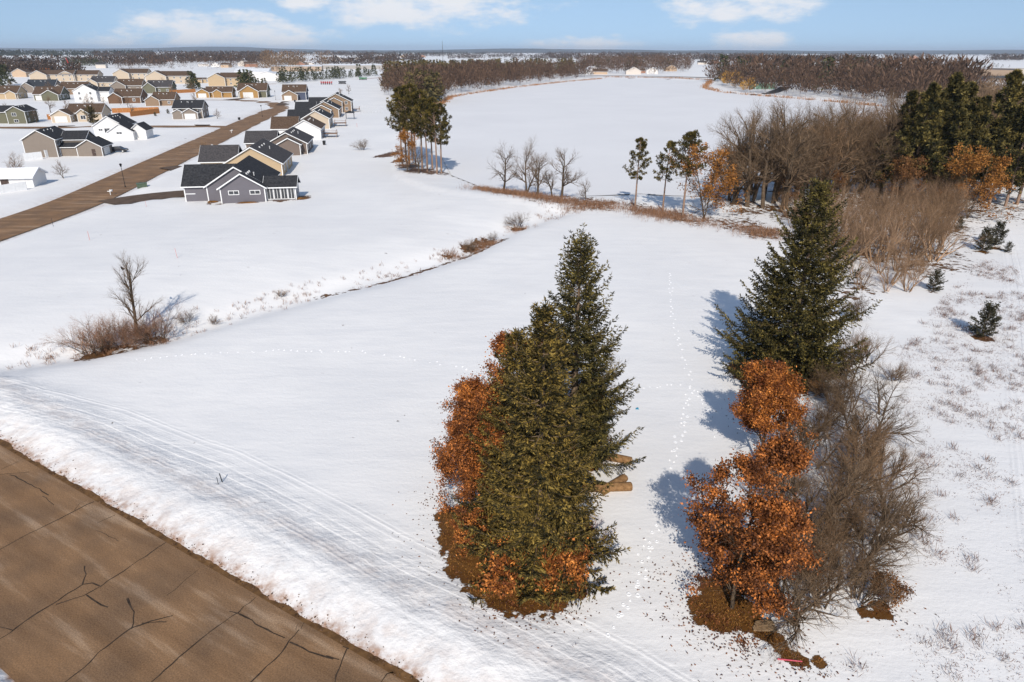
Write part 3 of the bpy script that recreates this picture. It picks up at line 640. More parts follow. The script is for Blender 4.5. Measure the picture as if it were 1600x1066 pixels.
for px_, py_, me_, m_, rz_, s_, lb_ in [
    (1236, 972, cr2, DT, .5, 1.05, 'bare fan-shaped shrub at the bottom end of the right row'), (1262, 742, cr3, DT, 1.3, 1.15, 'bare dark shrub directly right of the smaller right-row oak'),
    (1340, 705, cr2, DT, 2.3, 1.0, 'dense bare shrub right of the smaller oak, second below the big spruce'), (1355, 850, cr3, DT, 3.3, 1.2, 'dense bare shrub on the outer right side of the crooked bare tree'),
    (1315, 905, cr2, DT, 4.4, .95, 'spreading bare shrub low on the right, above the last fan-shaped shrub'), (1305, 790, cr3, BT, 5.1, 1.15, 'tangled bare shrub between the crooked tree and the outer shrubs'),
    (1375, 772, cr3, BT, .2, .95, 'bare shrub bulging farthest right into the weedy snow'), (1325, 655, cr3, DT, 1.9, 1.0, 'dense bare shrub at the lower right foot of the big spruce'), (1270, 690, cr2, BT, 2.8, .8, 'bare shrub wedged between the smaller oak and the shrubs on its right'), (1285, 950, cr3, BT, 2.2, .95, 'bare shrub just right of the last fan-shaped shrub'), (1290, 850, cr2, BT, 3.6, .85, 'dense bare shrub just below the forked trunk of the crooked tree'), (1345, 760, cr2, BT, 5.6, .9, 'dense bare shrub above the outer shrubs, level with the forked trunk'), (1230, 810, cr3, BT, .9, .8, 'bare shrub squeezed between nearest oak and forked trunk'), (1335, 950, cr3, BT, 5.9, .7, 'low bare shrub nearest the tiny brown-leaved oak sapling'), (1260, 905, cr3, BT, 3.0, .85, 'bare shrub between the last fan-shaped shrub and the crooked tree'), (1352, 575, cr3, BT, 1.1, .8, 'bare shrub right of the big spruce, just above the leaning stems'), (1340, 505, cr3, BT, 2.4, .75, 'bare shrub between the big spruce and the lower rim of the thicket'), (1392, 600, cr3, BT, 3.9, .5, 'small bare shrub at the edge of the weedy snow, level with the spruce foot'), (1300, 640, cr2, BT, .7, .7, 'bare shrub tucked under the right skirt of the big spruce'), (1395, 830, cr2, BT, 1.2, .7, 'low bare shrub at the outer right rim of the shrub mass'), (1240, 870, cr3, BT, 4.0, .9, 'grey bare shrub between the nearest oak and the crooked tree')]:
    plant('bare_shrub', me_, m_, at(px_, py_), lb_, 'shrub', rz=rz_, s=s_)
plant('bare_sapling', cr4, DT, at(1325, 612), 'bare leaning stems right of the foot of the big spruce', 'sapling', rz=.1, s=1.0)
plant('bare_sapling', cr4, DT, at(1375, 655), 'tall thin bare sapling above the weedy snow slope', 'sapling', rz=.3, s=.8)
plant('bare_shrub', cr3, BT, at(1175, 930), 'low grey shrub behind the trunk of the nearest oak', 'shrub', rz=2.9, s=.55)
plant('oak_sapling', osm, (M_bark, M_oak3), at(1376, 945), 'tiny brown-leaved oak sapling at the right edge of the bare shrubs', 'sapling', rz=1, s=.62)
M_twig_ruddy = mat('ruddy_tan_twigs', (0.13, 0.062, 0.036), (0.42, 0.24, 0.15), island=True, rough=.85, objrand=.3)
# --- bare tree and shrubs by the swale on the left
BT1, tp = branchy(51, 8.3, [dict(n=8, w=.03, up=.05, k=2.6, t0=.22, a=.62, l=.40, r=.5), dict(n=4, w=.10, up=.10, k=1.9, t0=.25, a=.5, l=.55, r=.62), dict(n=3, w=.14, up=.08, k=1.8, t0=.3, a=.5, l=.6, r=.65), dict(n=2, w=.18, up=.05, k=1.5, t0=.4, a=.5, l=.6, r=.7), dict(n=2, w=.2, up=.03)], 1, .2, .17, lean=(-.02, 0), L0=.8)
bt1 = tree_meshes('bare', BT1, 8.6, 6)[:2]
plant('bare_tree', bt1, DT, at(214, 522), 'slender bare tree standing in the shrubs by the ditch', 'tree')
ws1 = shrubmesh(52, 3.6, 11, .6, .045, BRUSH)
for k, (px, py, s_, lb) in enumerate([(146, 545, 1.15, 'reddish brown shrub at the left end of the ditch thicket'), (242, 527, 1.12, 'reddish brown shrub at the right end of the ditch thicket'), (185, 532, .85, 'bare shrub left of the slender ditch tree trunk'), (205, 530, .8, 'reddish shrub right in front of the slender ditch tree trunk'), (225, 524, .7, 'bare shrub just right of the slender ditch tree trunk'), (165, 540, .7, 'low dense bush at the dark soil of the ditch thicket'),
                                      (292, 503, .42, 'small clump of stems in the ditch just right of the thicket'), (334, 500, .3, 'tiny tuft of stems in the ditch, second right of the thicket'), (439, 462, .28, 'small brushy heap on the bank halfway along the ditch'), (735, 388, .6, 'bare bush in the dry grass where the ditch meets the field'), (808, 352, .75, 'bare bush at the far end of the ditch'), (770, 372, .4, 'small grassy bush near the far end of the ditch')]):
    plant('bare_shrub', ws1, (M_bark, M_twig_ruddy if k in (0, 1, 2, 3, 4, 5) else M_twig), at(px, py), lb, 'shrub', rz=k * 1.3, s=s_)

# --- trees by the lake
bare_v = []
for k in range(5):
    sg, tp = branchy(60 + k, 14, TREE, 1 + (k == 2), .25, .30 + .02 * k); bare_v.append(tree_meshes('bare%d' % k, sg, 14)[:2])
pines = [pine(70 + k, 13.5, .42 + .04 * k, 2.2 + .25 * k, 44, tuft=.42) for k in range(3)]
for (px, py, s_, v, lb) in [(787, 306, .72, 0, 'leaning bare tree at the left end of the lakeside scrub'), (822, 309, .78, 2, 'broad many-stemmed bare tree on the lakeside scrub'), (840, 313, .66, 1, 'bare tree just right of the broad lakeside one'), (878, 314, .68, 3, 'slim bare tree at the right of the lakeside group'), (862, 312, .42, 4, 'short bare tree between the lakeside trees'), (915, 322, .34, 0, 'thin bare sapling right of the lakeside trees')]:
    plant('bare_tree', bare_v[v], DT, at(px, py), lb, 'tree', rz=px * 1.7, s=s_)
for k, (px, py, s_, v, lb) in enumerate([(992, 327, .86, 0, 'lone red pine by the lake, leftmost of the three'), (1035, 332, .84, 1, 'middle one of three lone pines by the lake'), (1066, 343, 1.0, 2, 'pine right next to the golden oak by the lake')]):
    plant('pine_tree', pines[v], (M_pbark, M_pine), at(px, py), lb, 'tree', rz=px, s=s_)
plant('oak_tree', oe, (M_bark, M_oak2), at(1100, 343), 'golden oak beside the pines on the lake shore', s=1.42, rz=1.0)
for k, (px, py, s_, v) in enumerate([(628, 256, 1.15, 0), (640, 262, 1.2, 1), (650, 264, 1.1, 2), (660, 266, 1.15, 0), (668, 270, 1.05, 1), (676, 268, 1.05, 2), (690, 272, 1.0, 0), (683, 274, 1.0, 1), (635, 250, 1.1, 2), (645, 254, 1.2, 0)]):
    plant('pine_tree', pines[v], (M_pbark, M_pine), at(px, py), 'tall bare-trunked pine in the tight grove left of the lake', 'tree', 'pines in the grove left of the lake', rz=k * 2.1, s=s_ * 1.08)
plant('oak_tree', od, (M_bark, M_oak2), at(637, 273), 'small orange oak in front of the pine grove', s=1.15)
plant('bare_tree', bare_v[1], DT, at(655, 275), 'thin bare tree among the pine trunks of the lakeside grove', s=.5)
plant('bare_shrub', ws1, DT, at(566, 237), 'round dark bush alone on the snow behind the houses', 'shrub', s=.95)

# --- the wood on the right
rng = random.Random(8)
def scatter(poly, n, dmin, seed, tries=60):
    R = random.Random(seed); xs = [p[0] for p in poly]; ys = [p[1] for p in poly]; out = []; pw = []
    for _ in range(n * tries):
        if len(out) >= n: break
        px, py = R.uniform(min(xs), max(xs)), R.uniform(min(ys), max(ys))
        if not bool(inside(np.array([px]), np.array([py]), poly)[0]): continue
        x, y = at0(px, py)
        if any((x - a) ** 2 + (y - b) ** 2 < dmin * dmin for a, b in pw): continue
        pw.append((x, y)); out.append((px, py))
    return out
wood_poly = [(1125, 318), (1180, 305), (1300, 290), (1390, 262), (1450, 235), (1640, 235), (1640, 296), (1500, 290), (1400, 292), (1370, 312), (1290, 322), (1200, 335)]
for k, (px, py) in enumerate(scatter(wood_poly, 230, 2.5, 2)):
    plant('bare_tree', bare_v[k % 5], (M_bark, M_twig_dark if k % 3 else M_twig), at(px, py), 'bare grey-brown tree in the wood on the right between thicket and lake', 'tree', 'bare trees of the right-hand wood', rz=k * 1.37, s=rng.uniform(.8, 1.36))
wpines = [pine(80 + k, 17.5, .16 + .1 * k, 3.6, 100, tuft=.6, ntuft=12, needles=14, cone=True) for k in range(2)]
for k, (px, py, s_, lb) in enumerate([(1392, 314, .93, 'dark pine at the left end of the evergreen stand in the wood'), (1415, 316, 1.0, 'dark pine second from the left in the evergreen stand'), (1437, 314, .95, 'dark pine third from the left in the evergreen stand'), (1455, 316, 1.08, 'tallest dark pine of the evergreen stand'), (1478, 314, 1.0, 'dark pine right of the tallest in the evergreen stand'), (1495, 318, .9, 'dark pine at the right end of the evergreen stand'),
                                  (1530, 318, 1.1, 'separate dark pine behind the golden oak of the wood'), (1570, 325, .88, 'dark pine with bare lower trunk beside the snow trail'), (1588, 322, .95, 'dark pine at the right picture edge above the trail'), (1545, 322, .72, 'short dark pine behind the golden oak foliage'), (1470, 324, .8, 'small dark pine low in the evergreen stand'), (1560, 304, .85, 'dark pine far back at the right end of the wood')]):
    plant('pine_tree', wpines[k % 2], (M_pbark, M_pine_dark), at(px, py), lb, 'tree', rz=k * 1.9, s=s_ * 1.14)
for k, (px, py, s_, m, lb) in enumerate([(1510, 345, 1.35, M_oak2, 'golden oak at the right edge of the thicket'), (1495, 335, 1.2, M_oak2, 'golden oak just behind the one at the thicket edge'), (1405, 330, 1.1, M_oak3, 'dull orange oak low in the middle of the wood'), (1225, 325, .95, M_oak3, 'dull orange oak on the left side of the wood'), (1140, 318, 1.2, M_oak3, 'brown-leaved oak right behind the golden lakeside oak'), (1300, 325, .8, M_oak3, 'small brown-leaved oak behind the big spruce top'), (1460, 322, .85, M_oak3, 'small brown-leaved oak beside the evergreen stand')]):
    plant('oak_tree', (oe, od)[k % 2], (M_bark, m), at(px, py), lb, 'tree', rz=k * 1.1, s=s_)
# thicket of tall brush
THK = [dict(n=5, w=.10, up=.02, k=1.3, t0=.3, a=.45, l=.6, r=.6), dict(n=3, w=.15, up=.05, k=1.6, t0=.3, a=.5, l=.62, r=.62), dict(n=3, w=.18, up=.05, k=1.6, t0=.3, a=.5, l=.62, r=.68), dict(n=2, w=.2, up=.04)]
thk = [shrubmesh(90 + k, 6.2, 7 + 2 * k, .55, .085, THK) for k in range(3)]
thick_poly = [(1300, 345), (1380, 330), (1480, 325), (1505, 345), (1480, 385), (1455, 430), (1430, 462), (1370, 468), (1330, 455), (1315, 400)]
for k, (px, py) in enumerate(scatter(thick_poly, 58, 2.0, 4)):
    plant('brush_thicket_shrub', thk[k % 3], TT if k % 3 else (M_twig, M_twig), at(px, py), 'tall bushy bare shrub in the tan thicket right of the big spruce', 'shrub', 'shrubs of the tan thicket', rz=k * 1.7, s=rng.uniform(.7, 1.3) * (.62 if py > 430 else 1))
for k, (px, py) in enumerate(scatter([(1215, 340), (1300, 335), (1315, 400), (1325, 450), (1300, 450), (1280, 400)], 16, 2.2, 5)):
    plant('brush_thicket_shrub', thk[k % 3], (M_twig, M_twig), at(px, py), 'tall bushy bare shrub in the tan thicket right of the big spruce', 'shrub', 'shrubs of the tan thicket', rz=k * 1.7, s=.8)
js = spruce(95, 3.3, 1.5, .08, 1.2, prof=.75, droop=-.25, fine=1.6, wide=1.2)
for px, py, s_, lb in [(1534, 530, 1.0, 'small dark conifer alone in the weedy snow'), (1533, 396, .95, 'small dark conifer, front one of the pair by the trail'), (1553, 388, 1.0, 'small dark conifer, back one of the pair by the trail'), (1496, 362, .6, 'smallest round conifer between thicket and trail'), (1457, 458, .72, 'small dark conifer at the lower edge of the thicket'), (1573, 398, .42, 'tiny conifer beside the snow trail')]:
    plant('young_conifer', js, (M_sbark, M_jun), at(px, py), lb, 'conifer', rz=px, s=s_ * .86)

# ------------------------------------------------------------------ houses
HR = math.radians(9)
def lin(*c): return tuple(((v / 255) / 12.92 if v / 255 <= .04045 else ((v / 255 + .055) / 1.055) ** 2.4) for v in c)
WALLM = {}
def wall_m(c):
    if c not in WALLM: WALLM[c] = mat('siding_%d_%d_%d' % c, tuple(v * .93 for v in lin(*c)), lin(*c), 1.2, .75, bump=.1, bscale=8)
    return WALLM[c]
ROOF = {'black': mat('black_shingles', (.014, .015, .018), (.048, .048, .052), 2.5, .9, bump=.4, bscale=6), 'brown': mat('brown_shingles', (.055, .034, .022), (.13, .085, .058), 2.5, .9, bump=.4, bscale=6),
        'grey': mat('grey_shingles', (.035, .033, .036), (.085, .078, .078), 2.5, .9, bump=.4, bscale=6), 'slate': mat('slate_shingles', (.022, .026, .032), (.05, .055, .065), 2.5, .9, bump=.4, bscale=6), 'white': mat('pale_metal_roof', (.55, .57, .6), (.75, .76, .78), .5, .5), 'snow': mat('snowy_roof', (.72, .74, .78), (.8, .81, .84), .5, .6)}
M_trim = mat('white_trim', (.68, .68, .68), (.78, .78, .78), 2, .6); M_glass = mat('window_glass', (.015, .018, .022), (.05, .055, .065), .7, .12, spec=.6)
M_gdoor = mat('garage_door_white', (.62, .61, .58), (.72, .71, .69), 2, .6); M_door = mat('door_dark', (.05, .035, .03), (.09, .06, .05), 2, .6)
M_pipe = mat('vent_pipe', (.5, .5, .5), (.6, .6, .6), 2, .5); M_found = mat('foundation', (.2, .18, .16), (.3, .27, .24), 2, .9)
def gable_block(house, b, wc, rf, idx):
    x, y, wd, dp, h, ridge, pitch = b[:7]; e = idx * .004; x += e; y += e
    wcol = b[7] if len(b) > 7 and b[7] else wc
    oh = .42; th = .16
    m = MB()
    if ridge == 'y':
        r = h + pitch * wd / 2
        m.add([(x, y, -.5), (x + wd, y, -.5), (x + wd, y, h), (x + wd / 2, y, r), (x, y, h), (x, y + dp, -.5), (x + wd, y + dp, -.5), (x + wd, y + dp, h), (x + wd / 2, y + dp, r), (x, y + dp, h)],
              [(0, 1, 2, 3, 4), (9, 8, 7, 6, 5), (1, 6, 7, 2), (5, 0, 4, 9), (2, 7, 8, 3), (9, 4, 3, 8), (0, 5, 6, 1)])
        def tr(u, v, z): return (x + u, y + v, z)
        W, D = wd, dp
    else:
        r = h + pitch * dp / 2
        m.add([(x, y, -.5), (x, y + dp, -.5), (x, y + dp, h), (x, y + dp / 2, r), (x, y, h), (x + wd, y, -.5), (x + wd, y + dp, -.5), (x + wd, y + dp, h), (x + wd, y + dp / 2, r), (x + wd, y, h)],
              [(4, 3, 2, 1, 0), (5, 6, 7, 8, 9), (2, 7, 6, 1), (9, 4, 0, 5), (3, 8, 7, 2), (4, 9, 8, 3), (1, 6, 5, 0)])
        def tr(u, v, z): return (x + v, y + u, z)
        W, D = dp, wd
    wall = m.build('wall', wall_m(wcol), house)
    rm = MB(); fm = MB(); cz = .02
    for s in (0, 1):
        def P(u, v, z): return tr(W - u if s else u, v, z)
        a0, z0 = -oh, h - pitch * oh + cz; a1, z1 = W / 2, h + pitch * W / 2 + cz
        lo = [P(a0, -oh, z0), P(a1, -oh, z1), P(a1, D + oh, z1), P(a0, D + oh, z0)]; hi = [(p[0], p[1], p[2] + th) for p in lo]
        rm.hexa(lo, hi)
        for v0, v1 in ((-oh - .05, -oh - .005), (D + oh + .005, D + oh + .05)):           # rake boards
            lo = [P(a0, v0, z0 - .1), P(a1, v0, z1 - .1), P(a1, v1, z1 - .1), P(a0, v1, z0 - .1)]; fm.hexa(lo, [(p[0], p[1], p[2] + .26) for p in lo])
        lo = [P(a0 - .09, -oh, z0 - .08), P(a0 - .005, -oh, z0 - .08), P(a0 - .005, D + oh, z0 - .08), P(a0 - .09, D + oh, z0 - .08)]; fm.hexa(lo, [(p[0], p[1], p[2] + .2) for p in lo])
    roof = rm.build('roof', ROOF[rf], house); fm.build('trim', M_trim, roof)
    return wall, roof, r
def opening(house, b, idx, face, u, z, ww, hh, kind='window'):
    x, y, wd, dp = b[:4]; e = idx * .004; x += e; y += e
    def bx(m, u0, u1, z0, z1, o0, o1):
        if face == 'f': m.box(x + u0, y - o1, z0, x + u1, y - o0, z1)
        elif face == 'r': m.box(x + wd + o0, y + u0, z0, x + wd + o1, y + u1, z1)
        else: m.box(x - o1, y + u0, z0, x - o0, y + u1, z1)
    if kind == 'window':
        m = MB(); t = .11
        bx(m, u - t, u + ww + t, z - t, z, .003, .07); bx(m, u - t, u + ww + t, z + hh, z + hh + t, .003, .07); bx(m, u - t, u, z, z + hh, .003, .07); bx(m, u + ww, u + ww + t, z, z + hh, .003, .07)
        if ww > 1.0: bx(m, u + ww / 2 - .04, u + ww / 2 + .04, z, z + hh, .003, .06)
        fr = m.build('window', M_trim, house); g_ = MB(); bx(g_, u + .002, u + ww - .002, z + .002, z + hh - .002, .004, .03); g_.build('pane', M_glass, fr)
    elif kind == 'garage':
        m = MB()
        for k in range(4): bx(m, u, u + ww, z + hh * k / 4 + .02, z + hh * (k + 1) / 4 - .02, .003, .06)
        m.build('garage_door', M_gdoor, house)
    else:
        m = MB(); bx(m, u, u + ww, z, z + hh, .003, .06); dd = m.build('door', M_door, house); q_ = MB(); bx(q_, u + ww - .18, u + ww - .1, z + hh * .45, z + hh * .52, .061, .12); q_.build('handle', M_pipe, dd)
SCALE = {'grey ranch': (.935, -11), 'beige house with brown-grey': (.92, -4), 'taupe house with stepped': (.93, -7), 'white house with brown roof, fourth': (.94, -7), 'cream house with black': (.94, -8), 'tan house with black roof, sixth': (.94, -9), 'brown two-storey-backed': (.92, -10),
         'taupe house with black hipped': (.77, 6), 'white farmhouse': (.80, -1), 'taupe house with black roof and white': (.85, -3), 'cream house with brown roof and white': (.92, -4), 'green two-storey': (.76, -2), 'tall white': (.93, 0), 'yellow-tan house': (1.18, -7), 'tan house with brown roof behind': (.9, 0), 'low mustard': (.94, -2)}   # storeys and plots measured off the street
def house(label, px, py, blocks, wall, roof, opens=(), rot=HR, vents=1, cat='house', name='house', sc=1.0, auto=True):
    for key_, (s_, dx_) in SCALE.items():
        if label.startswith(key_): sc = s_; px = px + dx_
    x, y = at0(px, py); z = max(gz(x, y), .15)
    o = empty(name, (x, y, z), rot); o.scale = (sc, sc, sc); tag(o, label, cat)
    R = random.Random(int(px * 7 + py * 13))
    for i, b in enumerate(blocks):
        wl, rf, rz_ = gable_block(o, b, wall, roof, i)
        if i == 0 and vents:
            bx, by, wd, dp = b[:4]; m = MB()
            vx, vy = bx + wd * (.72 if b[5] == 'y' else .5), by + dp * (.5 if b[5] == 'y' else .3); hz = b[4] + b[6] * (wd * .28 if b[5] == 'y' else dp * .3)
            for q1 in (.25, .45, .62):
                ux, uy = (bx + wd * .60, by + dp * q1) if b[5] == 'y' else (bx + wd * q1, by + dp * .36); uz = b[4] + b[6] * (wd * .40 if b[5] == 'y' else dp * .36)
                MB().hexa([(ux - .2, uy - .2, uz), (ux + .2, uy - .2, uz), (ux + .2, uy + .2, uz), (ux - .2, uy + .2, uz)], [(ux - .12, uy - .12, uz + .45), (ux + .12, uy - .12, uz + .45), (ux + .12, uy + .12, uz + .45), (ux - .12, uy + .12, uz + .45)]).build('roof_vent', M_pipe, rf)
            m.tube((vx, vy, hz - .1), (vx, vy, hz + .75), .09, .09, 8).tube((vx, vy, hz + .75), (vx, vy, hz + .85), .15, .12, 8); m.build('vent_pipe', M_pipe, rf)
    for i, b in enumerate(blocks):
        x0, y0, wd, dp, h = b[:5]; e = i * .004; m = MB()
        for cx_ in (x0 + e, x0 + wd + e): MB().box(cx_ - .09, y0 + e - .035, -.3, cx_ + .09, y0 + e + .12, h - .05).build('corner_board', M_trim, o)
        MB().box(x0 + wd + e - .1, y0 + e + dp - .1, -.3, x0 + wd + e + .035, y0 + e + dp + .03, h - .05).build('corner_board', M_trim, o)
    if auto:
        for i, b in enumerate(blocks[:3]):
            x0, y0, wd, dp, h = b[:5]
            for st_ in range(2 if h > 4.5 else 1):
                zz = 1.0 + 2.7 * st_
                n = max(1, int(dp / 4.2))
                for k in range(n):
                    opening(o, b, i, 'r', dp * (k + .5) / n - .55, zz, 1.1, 1.25)
                if i == 0 and not opens:
                    n = max(1, int(wd / 4.5))
                    for k in range(n): opening(o, b, i, 'f', wd * (k + .5) / n - .5, zz, 1.05, 1.2)
    for (i, f, u, z_, ww, hh, kd) in opens: opening(o, blocks[i], i, f, u, z_, ww, hh, kd)
    return o
GREY = (104, 101, 107); BEIGE = (180, 158, 128); TAUPE = (114, 101, 93); WHITE = (222, 220, 218); CREAM = (186, 170, 150); TAN = (138, 116, 95); SAGE = (104, 102, 84); YTAN = (158, 124, 78); PINKT = (130, 119, 109); BLUE = (76, 82, 100); BROWN = (108, 82, 64)
# row right of the street, near to far
h1 = [(7.3, 0, 7.9, 7, 3.0, 'y', .62), (0, 3.6, 9.5, 8.2, 3.0, 'x', .75), (4.4, 2.3, 10.8, 14.5, 3.0, 'y', .62), (15.2, .9, 5.4, 4.6, 2.9, 'x', .62)]
o = house('grey ranch house with black roof and glazed sunroom, nearest in the row', 294, 323, h1, GREY, 'black',
      [(0, 'f', 1.5, 1.75, 1.7, .6, 'window'), (0, 'f', 5.3, 1.75, 1.7, .6, 'window'), (1, 'f', 5.2, .1, 1.0, 2.1, 'door')] + [(3, 'f', .25 + k * 1.28, .55, 1.02, 2.1, 'window') for k in range(4)] + [(3, 'r', .3 + k * 1.4, .55, 1.1, 2.1, 'window') for k in range(3)], auto=False)
MB().box(1.2, -.08, 1.98, 2.9, -.04, 2.12).build('window_grille', M_trim, o)
house('beige house with brown-grey roof and blank gable, second in the row', 356, 279, [(0, 0, 12.8, 16.5, 3.0, 'y', .56), (-6.5, 6, 8, 8.5, 2.9, 'x', .7)], BEIGE, 'grey', [(0, 'r', 3, 1, 1.4, 1.3, 'window'), (0, 'r', 7, .2, 1.8, 2.1, 'window'), (0, 'r', 12, 1, 1.4, 1.3, 'window'), (0, 'f', 9.2, 1.3, .5, .4, 'window')], auto=False)
house('taupe house with stepped front gables, third in the row', 424, 246, [(0, 2.5, 10.5, 15, 3.0, 'y', .52), (3.0, 0, 6.0, 6, 3.0, 'y', .52), (-6.5, 7, 8, 8.5, 2.8, 'x', .6)], TAUPE, 'grey')
house('white house with brown roof, fourth in the row', 461, 220, [(0, 0, 9.5, 15, 3.2, 'y', .55), (-6.2, 5, 8, 9, 2.9, 'x', .7)], WHITE, 'brown', [(0, 'r', 2 + 3.4 * k, 1, 1.2, 1.3, 'window') for k in range(4)], auto=False)
house('cream house with black roof and a back deck, fifth in the row', 482, 203, [(0, 0, 9.3, 15, 3.6, 'y', .55), (-5.5, 4, 7.5, 9, 3.0, 'x', .65)], CREAM, 'black', [(0, 'r', 2 + 3.4 * k, 1.4, 1.4, 1.4, 'window') for k in range(4)], auto=False)
house('tan house with black roof, sixth in the row', 494, 187, [(0, 3, 11.5, 15, 3.4, 'y', .52), (1.5, 0, 7, 6, 3.4, 'y', .5), (-6.5, 7, 8, 9, 3.0, 'x', .6)], TAN, 'black')
house('brown two-storey-backed house with dark roof, last in the row', 513, 178, [(0, 2, 13.5, 13, 4.8, 'y', .5), (2.5, 0, 7, 5, 4.8, 'y', .5), (-6, 6, 8, 9, 3.4, 'x', .6)], TAN, 'black')
# across and left of the street
house('brown-roofed house with blue-grey side wall at the street bend', 441, 158, [(0, 4, 12, 11, 4.2, 'x', .6, BLUE), (0, 0, 8, 8, 2.9, 'y', .55, TAN)], TAN, 'brown', [(1, 'f', 1.2, .1, 3.8, 2.3, 'garage')])
house('yellow-tan house with green side wall by the street bend', 378, 154, [(0, 3, 13, 10, 3.2, 'x', .6, SAGE), (1.2, 0, 8.5, 7, 3.0, 'y', .6)], YTAN, 'brown', [(1, 'f', 1.6, .1, 4.6, 2.4, 'garage')])
house('low mustard house with two gables along the far street', 309, 154, [(5, 2, 15, 10, 3.1, 'x', .55), (0, 0, 7.5, 8, 2.9, 'y', .55), (9.5, .5, 5, 5, 3.0, 'y', .6)], YTAN, 'brown', [(1, 'f', 1.2, .1, 4.6, 2.3, 'garage')])
house('taupe house with black roof and white garage facing the snowy corner lot', 273, 188, [(0, 3, 12.5, 11, 4.6, 'x', .55, PINKT), (4.5, 0, 6.5, 7, 2.9, 'y', .55, PINKT), (0, .6, 5, 6, 2.9, 'y', .5, PINKT)], TAUPE, 'black', [(1, 'f', .9, .1, 4.7, 2.3, 'garage'), (0, 'f', 10.8, 3.0, 1.2, 1.2, 'window')])
house('tan house with brown roof behind the orange fence, right one of two', 228, 167, [(3, 2, 11, 11, 3.2, 'x', .6), (0, 0, 7, 7, 3.0, 'y', .62)], TAN, 'brown')
house('brown-sided house with two white-edged gables behind the orange fence, left one', 170, 163, [(2, 2, 12.5, 11, 3.2, 'x', .6), (0, 0, 6.5, 7, 3.0, 'y', .65)], BROWN, 'brown')
house('tall white house with black roof in the middle of the estate', 118, 160, [(0, 0, 11.5, 11, 5.6, 'y', .55), (11.6, 3, 5.5, 8, 5.2, 'x', .5)], WHITE, 'black')
house('grey-green house with charcoal roof behind the two brown ones', 224, 147, [(2, 2, 14, 11, 3.6, 'x', .65), (0, 0, 7.5, 8, 3.4, 'y', .75)], SAGE, 'grey')
house('pinkish house with dark brown roof left of the charcoal-roofed one', 174, 144, [(3, 2, 15, 11, 3.6, 'x', .65), (0, 0, 9, 8, 3.6, 'y', .6)], PINKT, 'brown')
house('cream-gabled house with grey roof, third row of the estate', 134, 138, [(3, 2, 15, 12, 3.6, 'x', .6), (0, 0, 8, 8, 3.4, 'y', .6)], CREAM, 'grey')
house('sage garage-fronted house with brown roof at the left', 50, 159, [(0, 3, 13, 11, 3.2, 'x', .6), (5, 0, 8, 9, 3.0, 'y', .55)], SAGE, 'brown', [(0, 'f', .8, .1, 3.6, 2.3, 'garage')])
house('beige house with brown roof cut by the left picture edge', -14, 156, [(0, 1, 13, 11, 3.2, 'x', .6), (7.5, 0, 5, 7, 3.0, 'y', .55)], BEIGE, 'brown')
house('brown-roofed house squeezed behind the sage one', 84, 149, [(3, 2, 15, 11, 3.4, 'x', .6), (0, 0, 7, 7, 3.2, 'y', .6)], TAN, 'brown')
house('white-fronted house with slate roof in the third row on the left', 32, 146, [(3, 2, 16, 12, 3.6, 'x', .6), (0, 0, 8, 8, 3.4, 'y', .6)], PINKT, 'slate')
house('green two-storey house with dark roof at the left side street', 16, 195, [(0, 0, 8, 12, 5.6, 'y', .55), (-9, 3, 9.5, 9, 5.2, 'x', .55)], SAGE, 'black', [(0, 'f', 2.4, 3.6, 1.8, 1.3, 'window'), (0, 'f', 2.8, .8, 1.8, 1.1, 'window')])
house('cream house with brown roof and white garage door on the side street', 86, 193, [(4, 5, 13, 10, 3.4, 'x', .6, CREAM), (0, 0, 7, 11, 2.9, 'y', .55), (8.5, 3, 4.2, 5, 3.4, 'y', .7)], CREAM, 'brown', [(1, 'f', 1.2, .1, 4.6, 2.3, 'garage'), (2, 'f', 1.2, 1.0, 1.8, 1.4, 'window')])
house('white farmhouse-style house with black roof and skylit gables', 145, 222, [(0, 4, 10.5, 13, 5.0, 'y', .62), (6.0, 0, 8.5, 9, 3.2, 'y', .62), (12.8, 2.5, 5.4, 8, 3.4, 'y', .8)], WHITE, 'black', [(0, 'f', 1.6, 3.2, 1.3, .6, 'window'), (0, 'f', 3.6, 2.4, 1.8, 1.6, 'window'), (1, 'f', 3, 2.4, 1.8, .6, 'window'), (2, 'f', 1.0, .1, 3.4, 2.6, 'garage')], auto=False)
house('taupe house with black hipped-looking roof and white fence beside it', 36, 249, [(0, 0, 9.5, 13, 5.6, 'y', .58), (9.6, 4.5, 7, 8, 5.0, 'x', .55), (15, 1.0, 7.5, 9, 3.0, 'y', .58), (9.6, 2, 5.5, 5, 2.9, 'x', .4)], PINKT, 'black',
      [(0, 'r', 1.2, 3.6, 1.6, 1.5, 'window'), (0, 'r', 1.2, .5, 1.5, 1.2, 'window'), (2, 'f', 4.4, .1, 1.1, 2.1, 'door'), (2, 'r', 1.5, .1, 4.8, 2.3, 'garage')], auto=False)
house('white shed with snow-covered roof at the left edge', -22, 298, [(0, 0, 8.6, 5.5, 2.0, 'x', .45)], WHITE, 'snow', vents=0, cat='shed', name='shed', opens=[(0, 'f', 3, 0, 1.4, 1.7, 'door')], auto=False)
for nm, pl, hw in (('taupe', [(178, 241), (205, 240), (232, 236)], 2.6), ('farmhouse', [(232, 221), (255, 220), (285, 217)], 2.6), ('corner', [(300, 190), (310, 193), (318, 197)], 2.4), ('tan', [(392, 153.5), (375, 155), (355, 157)], 3.0), ('bend', [(450, 159), (446, 162), (440, 165)], 3.0), ('cream', [(104, 194), (104, 198)], 2.6), ('beige', [(330, 270), (300, 268), (262, 262)], 2.2), ('third', [(395, 236), (350, 233)], 2.2), ('fourth', [(440, 214), (395, 208)], 2.2)):
    tag(strip('driveway', poly0(pl), hw, .22, M_drive, n=4), kind='structure')
